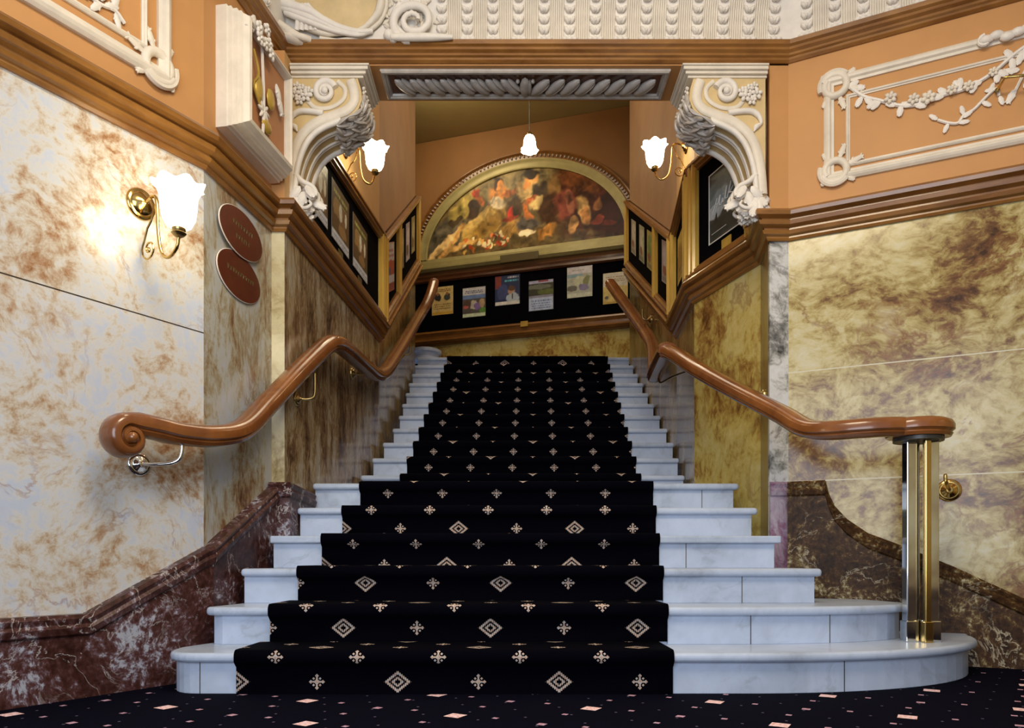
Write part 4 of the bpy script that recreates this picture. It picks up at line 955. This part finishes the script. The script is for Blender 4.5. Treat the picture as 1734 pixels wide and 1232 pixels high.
for x, y, an in ((152, 0, 2.5), (160, -5, .6), (172, 6, 4), (176, 8, .4), (190, 14, 1.2), (195, 20, 5)): leaf(bm, wL.at(x, y, .01), wL.u*math.cos(an)+Zv*math.sin(an), wL.n, .07, .04, .007, 1)
obj('stem', bm, 'white_plaster', t, smooth=True)

# raised box panel on angled wall
t = thing('raised_wall_panel', 'deep cream moulded frame with a terracotta field beside the left corbel', 'wall panel', wAB.P(.4, 2.86, 0))
pa0 = .10; pa1 = .635; pz0 = 2.575; pz1 = 3.15
prof = [(0, 0), (0, .055), (.006, .06), (.006, .075), (.014, .08), (.014, .10), (.022, .105), (.022, .118), (.03, .124), (.04, .15), (.055, .155), (.062, .145), (.066, .12), (.07, .12), (.07, 0)]
bm = B(); frame_loop(bm, wAB, [(pa0, pz0), (pa1, pz0), (pa1, pz1), (pa0, pz1)], prof); obj('frame', bm, 'cream', t)
bm = B(); hexa(bm, [wAB.P(a, z, o) for z in (pz0+.06, pz1-.06) for a, o in ((pa0+.06, .001), (pa1-.06, .001), (pa1-.06, .115), (pa0+.06, .115))]); obj('field', bm, 'orange_dark', t, label='terracotta field')
t = thing('plaster_trophy', 'white and gilt plaster trophy of bow, ribbon and lyre on the raised panel', 'wall ornament', wAB.P(.35, 2.9, .12))
bm = B(); ac = wAB.px(445, 150, .13)[0]; oo = .135
for i in range(7): flower(bm, wAB.P(ac+random.uniform(-.10, .10), 3.10+random.uniform(-.05, .07), oo+.02), wAB.n, .032, 5)
for dx, zz in ((-.09, 3.17), (.13, 2.98), (.15, 2.93), (-.12, 3.14)): leaf(bm, wAB.P(ac+dx, zz, oo), Vector((0, 0, -1))+wAB.u*dx*4, wAB.n, .10, .06, .012, 2)
tube(bm, catmull([wAB.P(ac-.02, 3.08, oo), wAB.P(ac-.01, 2.95, oo), wAB.P(ac, 2.8, oo), wAB.P(ac-.01, 2.64, oo)], 4), .008, 6)
obj('ribbon', bm, 'white_plaster', t, smooth=True)
bm = B()
tube(bm, catmull([wAB.P(ac-.10, 3.0, oo), wAB.P(ac-.07, 2.90, oo+.01), wAB.P(ac-.10, 2.83, oo), wAB.P(ac-.03, 2.76, oo)], 4), [.006]*13, 6)
ellipsoid(bm, wAB.P(ac-.05, 2.84, oo), wAB.u*.035, Zv*.07, wAB.n*.014); ellipsoid(bm, wAB.P(ac+.07, 2.86, oo), wAB.u*.04, Zv*.055, wAB.n*.014); ellipsoid(bm, wAB.P(ac+.03, 2.70, oo), wAB.u*.05, Zv*.035, wAB.n*.014)
obj('lyre', bm, 'gilt', t, smooth=True, label='gilt lyre and shields')
bm = B()
for an in range(8): leaf(bm, wAB.P(ac, 2.76, oo), wAB.u*math.cos(an*.8)+Zv*math.sin(an*.8), wAB.n, .06, .03, .008, 1)
obj('leaf_spray', bm, 'white_plaster', t, smooth=True)

# ------------------------------------------------------------ corbels
YF = 4.15
def wx(px_, Y=YF): return (px_-CX)/F*Y
def wz(py_, Y=YF): return E+(HY-py_)/F*Y
prof_px = [(484, 133), (606, 133), (611, 150), (613, 168), (607, 184), (594, 196), (578, 203), (564, 209), (548, 216), (533, 226), (521, 240), (512, 258), (505, 280), (501, 305), (499, 330), (495, 350), (484, 345)]
def corbel(mirror, label, fx):
    mx = lambda x: fx(x)
    t = thing('corbel', label, 'corbel', (mx(540), 4.25, 2.9))
    P3 = lambda x, y, Y=YF: Vector((mx(x), Y, wz(y)))
    pts = [P3(x, y) for x, y in prof_px]; bm = B(); extrude_poly3(bm, pts, (0, .28, 0)); obj('bracket', bm, 'yellow_plaster', t, label='buff field of the bracket')
    # grooved soffit ribs along lower curve and rim bands
    low = prof_px[6:15]
    bm = B()
    for j, (yy, rr) in enumerate(((YF-.004, .017), (YF+.075, .008), (YF+.095, .006), (YF+.165, .008), (YF+.185, .006), (YF+.262, .018))):
        tube(bm, catmull([P3(x, y+1, yy) for x, y in low], 3), rr, 8)
    obj('soffit_rib', bm, 'white_plaster', t, smooth=True)
    bm = B()
    band = [(594, 137), (599, 152), (600, 170), (590, 185), (573, 193), (557, 199), (541, 205), (525, 215), (511, 229), (501, 248), (495, 270), (491, 300), (489, 330)]
    tube(bm, catmull([P3(x, y, YF-.004) for x, y in band], 3), .027, 10)
    tube(bm, catmull([P3(x, y, YF-.004) for x, y in [(572, 138), (584, 150), (583, 166), (570, 178), (552, 184), (533, 182), (522, 172)]], 3), .012, 8)
    for v in bm.verts: v.co.y = YF-.004+(v.co.y-YF+.004)*.5
    obj('s_scroll', bm, 'cream', t, smooth=True)
    bm = B(); c = P3(551, 157, YF-.012); sgn = -1 if mirror else 1
    tube(bm, spiral(c, Vector((sgn, 0, 0)), Zv, .062, .010, 20, 1.9, 40), [.020-.012*i/40 for i in range(41)], 8); ellipsoid(bm, c-Vector((0, .01, 0)), (.02, 0, 0), (0, .018, 0), (0, 0, .02))
    obj('volute', bm, 'white_plaster', t, smooth=True)
    bm = B(); tube(bm, catmull([P3(x, y, YF-.008) for x, y in [(548, 193), (528, 190), (508, 190), (496, 198), (492, 210), (500, 216), (504, 224)]], 4), [.016]*12+[.014, .013, .012, .011, .010, .009, .012, .014, .016, .014, .01, .006, .004], 8)
    obj('leaf_scroll', bm, 'white_plaster', t, smooth=True)
    bm = B()
    for x, y, r_ in ((500, 161, .022), (514, 153, .018), (519, 165, .022), (508, 172, .018), (524, 158, .02), (504, 148, .016)): flower(bm, P3(x, y, YF-.008), (0, -1, 0), r_*1.55, 5)
    obj('flower_spray', bm, 'white_plaster', t, smooth=True)
    # acanthus wrapped over nose (underside) of the bracket
    bm = B(); r = random.Random(3)
    nose = [(612, 165), (612, 180), (604, 192), (592, 200), (578, 207), (566, 213)]
    def nose_pt(f):
        g = min(f*5, 4.999); i = int(g); q = g-i; return (nose[i][0]*(1-q)+nose[i+1][0]*q, nose[i][1]*(1-q)+nose[i+1][1]*q)
    for k_ in range(95):
        f = r.random(); yy = YF+.01+.26*r.random(); x, y = nose_pt(f); x2, y2 = nose_pt(min(1, f+.2))
        c = P3(x, y, yy); d = (P3(x2, y2, yy+r.uniform(-.09, .02))-c); d = d.normalized() if d.length > 1e-6 else Vector((0, 1, 0))
        nn = Vector((sgn*.5, 0, -1)).normalized(); nn = (nn-d*nn.dot(d)).normalized(); L_e = r.uniform(.03, .055)
        ellipsoid(bm, c+nn*r.uniform(0, .018), d*L_e, nn.cross(d)*r.uniform(.009, .016), nn*r.uniform(.010, .022), 7, 5)
    for j in range(5):
        yy = YF+.02+.058*j; tube(bm, catmull([P3(613, 166, yy), P3(615, 180, yy-.02), P3(606, 195, yy-.04), P3(590, 204, yy-.05), P3(570, 212, max(YF, yy-.06))], 4), [.008+.004*math.sin(k_) for k_ in range(17)], 6)
    obj('acanthus_leaf', bm, 'silvered', t, smooth=True, label='grey acanthus leaf')  # leaf uses the grey silvered plaster
    # foot leaf
    bm = B()
    for i in range(30):
        x = r.uniform(492, 520); y = r.uniform(306, 352); yy = r.uniform(YF-.02, YF+.12); an = math.radians(r.uniform(-150, -20))
        d = Vector((sgn*math.cos(an), r.uniform(-.3, .2), math.sin(an))); leaf(bm, P3(x, y, yy), d, (sgn*.35, -1, .15), r.uniform(.07, .12), .075, .014, 3)
    for j in range(3):
        yy = YF-.005+j*.06
        tube(bm, catmull([P3(500, 296, yy), P3(513, 308, yy), P3(529, 316, yy), P3(536, 328, yy), P3(529, 337, yy), P3(521, 332, yy)], 4), [.017-.0005*k_ for k_ in range(21)], 8)
        tube(bm, catmull([P3(492, 325, yy), P3(502, 346, yy), P3(516, 353, yy), P3(527, 347, yy), P3(524, 340, yy)], 4), [.016-.0006*k_ for k_ in range(17)], 8)
    obj('foot_leaf', bm, 'white_plaster', t, smooth=True)
    bm = B(); x0, x1 = sorted((mx(482), mx(617)))
    for z_0, z_1, ex in ((wz(133), wz(129), -.004), (wz(129), wz(124), .012), (wz(124), wz(118.5), .026), (wz(118.5), wz(115.5), .034)):
        box(bm, x0-(0 if not mirror else ex), x1+(ex if not mirror else 0), YF-.012-ex, 4.44, z_0, z_1)
    box(bm, x0, x1, YH+.003, 4.49, wz(115.5), SOF-.001)
    obj('cap', bm, 'cream', t, bevel=.003)
    # side rosette under cap
    for j in range(4):
        bm = B(); flower(bm, Vector((mx(611), YF+.06+j*.08, wz(144))), (sgn, 0, 0), .03, 5); obj('side_rosette', bm, 'white_plaster', t, smooth=True)
    return t
corbel(False, 'carved cream plaster scroll corbel at the left corner of the stair opening', lambda x: max(wx(x), -1.226))
XM = wx(484)+(1.436)
corbel(True, 'carved cream plaster scroll corbel at the right corner of the stair opening', lambda x: 1.41-(wx(x)-wx(484)))

# ------------------------------------------------------------ lintel soffit panel
t = thing('soffit_panel', 'silvered plaster panel with twisted laurel under the lintel of the stair opening', 'ceiling moulding', (.08, 4.33, SOF))
x0, x1, y0, y1 = -.745, .895, 4.205, 4.465
bm = B()
R = []
for (cx_, cy_, sx, sy) in ((x0, y0, 1, 1), (x1, y0, -1, 1), (x1, y1, -1, -1), (x0, y1, 1, -1)):
    R.append([(cx_+sx*i_, cy_+sy*i_, SOF-o_) for i_, o_ in [(0, .001), (0, .012), (.008, .02), (.02, .02), (.026, .012), (.034, .014), (.04, .001)]])
rings(bm, R, closed=True); obj('frame', bm, 'silvered', t)
bm = B(); box(bm, x0+.04, x1-.04, y0+.04, y1-.04, SOF-.004, SOF-.001); obj('field', bm, 'dark_wood', t)
n = 17
for i in range(n):
    c = Vector((x0+.08+(x1-x0-.16)*(i+.5)/n, (y0+y1)/2, SOF-.018)); bm = B(); s_ = 1 if i < n//2 else -1
    if i == n//2: s_ = 0
    d = Vector((s_*.75+.001, 1, 0)).normalized(); sd = Vector((d.y, -d.x, 0))
    ellipsoid(bm, c+Vector((0, .01, 0)), d*.088, sd*.030, Vector((0, 0, .022)), 10, 6); ellipsoid(bm, c+d*.01+sd*.028, d*.07, sd*.012, Vector((0, 0, .02)), 8, 5)
    ellipsoid(bm, c+Vector((.045, -.045, 0)), (.012, 0, 0), (0, .012, 0), (0, 0, .014), 6, 4)
    obj('laurel_leaf', bm, 'silvered', t, smooth=True)

# ------------------------------------------------------------ cornice ornaments
t = thing('plaster_cornice', 'white plaster cornice of fluted leaf drops along the top of the hall walls', 'cornice', (.3, 4.0, Z0))
def cove_at(seg, s, th, ex=0):
    """point on cove above hall segment seg at distance s, angle th, pushed ex off the surface"""
    p, q = hall[seg], hall[seg+1]; w = Wall(p, q); o, h = cove_pt(th)
    # inward normal of the cove surface points out and down
    o2 = o+ex*math.cos(th); h2 = h-ex*math.sin(th)
    return w.P(s, Z0+h2, o2)
def leaf_drop(seg, s):
    bm = B(); w = Wall(hall[seg], hall[seg+1])
    for i in range(10):
        th = math.radians(1.5+i*5.2); c = cove_at(seg, s, th, .006); sc = 1.0-.035*i
        up = (cove_at(seg, s, th+.02)-cove_at(seg, s, th)).normalized(); nn = w.u.cross(up)
        if i == 0:
            for dx in (-1, 0, 1): ellipsoid(bm, c+w.u*dx*.027, w.u*.022, up*.018, nn*.024, 7, 5)
        else:
            for dx in (-1, 1):
                d = (up+w.u*dx*.6).normalized(); ellipsoid(bm, c+w.u*dx*.018*sc, d*.027*sc, nn.cross(d)*.013*sc, nn*.020, 6, 4)
            ellipsoid(bm, c-up*.004, w.u*.011*sc, up*.015, nn*.024, 6, 4)
    return obj('leaf_drop', bm, 'white_plaster', t, smooth=True)
def reeds(seg, s):
    bm = B()
    for dx in (-.036, -.024, -.012, 0, .012, .024, .036):
        tube(bm, [cove_at(seg, s+dx*(1+.0*i), math.radians(2+i*7), 0.002) for i in range(9)], .0056, 5)
    return obj('reeding', bm, 'cream', t, smooth=True)
segB = 3; LB_ = Wall(hall[3], hall[4]).L
xx = [(748+43.4*i-CX)/F*4.12+1.291 for i in range(14)]
for s in xx:
    if .85 < s < LB_-.05: leaf_drop(3, s)
for s in [v+.069 for v in xx if .8 < v < LB_-.12]: reeds(3, s)
for i in range(11): leaf_drop(4, .10+i*.14); reeds(4, .17+i*.14)
for i in range(4): leaf_drop(2, .10+i*.14)
# corner cartouche, shell and big volute
t = thing('cornice_cartouche', 'large plaster cartouche with oval gold field, drapery and scroll in the upper left cornice', 'cornice ornament', (-.9, 4.0, 3.5))
w3 = Wall(hall[3], hall[4])
def cpx(x, y, ex=.02):
    """pixel -> point on front cove (approx, by small search)"""
    best = None
    for i in range(0, 60):
        th = math.radians(i*.8); o, h = cove_pt(th); Y = hall[3][1]-o; z = Z0+h; py = HY-(z-E)/Y*F
        if best is None or abs(py-y) < best[0]: best = (abs(py-y), th, Y)
    th, Y = best[1], best[2]; s = (x-CX)/F*Y-hall[3][0]; return cove_at(3, s, th, ex)
bm = B(); c = cpx(560, 12, .0)
R = []
for k in range(9):
    f = k/8; R.append([cpx(572+72*f*math.cos(2*math.pi*j/40), 5+58*f*math.sin(2*math.pi*j/40), .045-.03*f*f) if f > 0 else cpx(572+.5*math.cos(2*math.pi*j/40), 5+.5*math.sin(2*math.pi*j/40), .045) for j in range(40)])
rings(bm, R, capped=True); obj('oval_field', bm, 'yellow_plaster', t, smooth=True, label='oval buff-gold field')
bm = B(); pts = [cpx(572+75*math.cos(math.radians(a_)), 5+60*math.sin(math.radians(a_)), .03) for a_ in range(-20, 175, 10)]
tube(bm, pts, [.016+.008*math.sin(i*.5) for i in range(len(pts))], 8); pts = [cpx(572+84*math.cos(math.radians(a_)), 5+68*math.sin(math.radians(a_)), .02) for a_ in range(-20, 120, 10)]; tube(bm, pts, .012, 8)
obj('oval_rim', bm, 'cream', t, smooth=True)
bm = B()
for k, (dy, rr) in enumerate(((0, .030), (9, .024), (17, .020))):
    tube(bm, catmull([cpx(480+k*4, 8+dy, .04), cpx(505, 20+dy, .06), cpx(530, 30+dy, .06), cpx(552, 42+dy*.8, .05), cpx(580, 56+dy*.5, .045), cpx(610, 62+dy*.3, .035), cpx(632, 56, .02)], 4), [rr*(1-.5*i/24) for i in range(25)], 8)
for k in range(5): tube(bm, catmull([cpx(505+k*5, 15, .05), cpx(510+k*7, 35, .06), cpx(506+k*8, 58, .04)], 4), [.014]*9, 8)
obj('drapery', bm, 'white_plaster', t, smooth=True)
bm = B()
for k in range(6): tube(bm, catmull([cpx(466+k*2, 40+k*5, .03), cpx(480+k*6, 52+k*5, .06), cpx(498+k*6, 60+k*4, .03)], 4), [.018]*9, 8)
ellipsoid(bm, cpx(492, 74, .03), (.085, 0, -.02), (0, .05, 0), (.0, 0, .022))
obj('shell', bm, 'cream', t, smooth=True)
bm = B(); c = cpx(702, 40, .02)
tube(bm, [cpx(702+(38-30*i/44)*math.cos(math.radians(100+i*14)), 42+(38-30*i/44)*math.sin(math.radians(100+i*14))*.95, .03+.0006*i) for i in range(45)], [.026-.014*i/44 for i in range(45)], 8)
tube(bm, catmull([cpx(664, 92, .05), cpx(668, 84, .05), cpx(690, 80, .05), cpx(720, 84, .05), cpx(748, 83, .05), cpx(768, 82, .05)], 4), [.012+.010*math.sin(math.pi*i/20) for i in range(21)], 8)
tube(bm, catmull([cpx(690, 70, .03), cpx(672, 50, .03), cpx(668, 28, .03), cpx(680, 10, .03)], 4), .016, 8)
ellipsoid(bm, cpx(660, 66, .035), (.03, 0, 0), (0, .03, 0), (0, 0, .03)); ellipsoid(bm, cpx(668, 76, .035), (.025, 0, 0), (0, .03, 0), (0, 0, .022))
obj('volute', bm, 'white_plaster', t, smooth=True)
bm = B(); r = random.Random(9)
for i in range(40):
    x = r.uniform(640, 735); y = r.uniform(-5, 72); c = cpx(x, y, .008); an = r.uniform(0, 6.28); leaf(bm, c, Vector((math.cos(an), 0, math.sin(an))), (0, -1, -.3), .05, .03, .007, 1)
for i in range(14): ellipsoid(bm, cpx(545+i*10, 74+1.5*math.sin(i), .012), (.016, 0, 0), (0, .012, 0), (0, 0, .008), 6, 4)
obj('leaf_ground', bm, 'cream', t, smooth=True)

for o in bpy.data.objects:
    if o.parent is None:
        k = o.name.split('.')[0]
        g = {'handrail': 'stair handrails', 'wall_sconce': 'brass wall sconces', 'oval_plaque': 'overlapping oval plaques', 'corbel': 'scroll corbels', 'caption_card': 'gilt caption cards', 'plaster_sprig': 'plaster leaf sprigs', 'wall_moulding_panel': 'plaster wall panels'}.get(k)
        if g: o['group'] = g
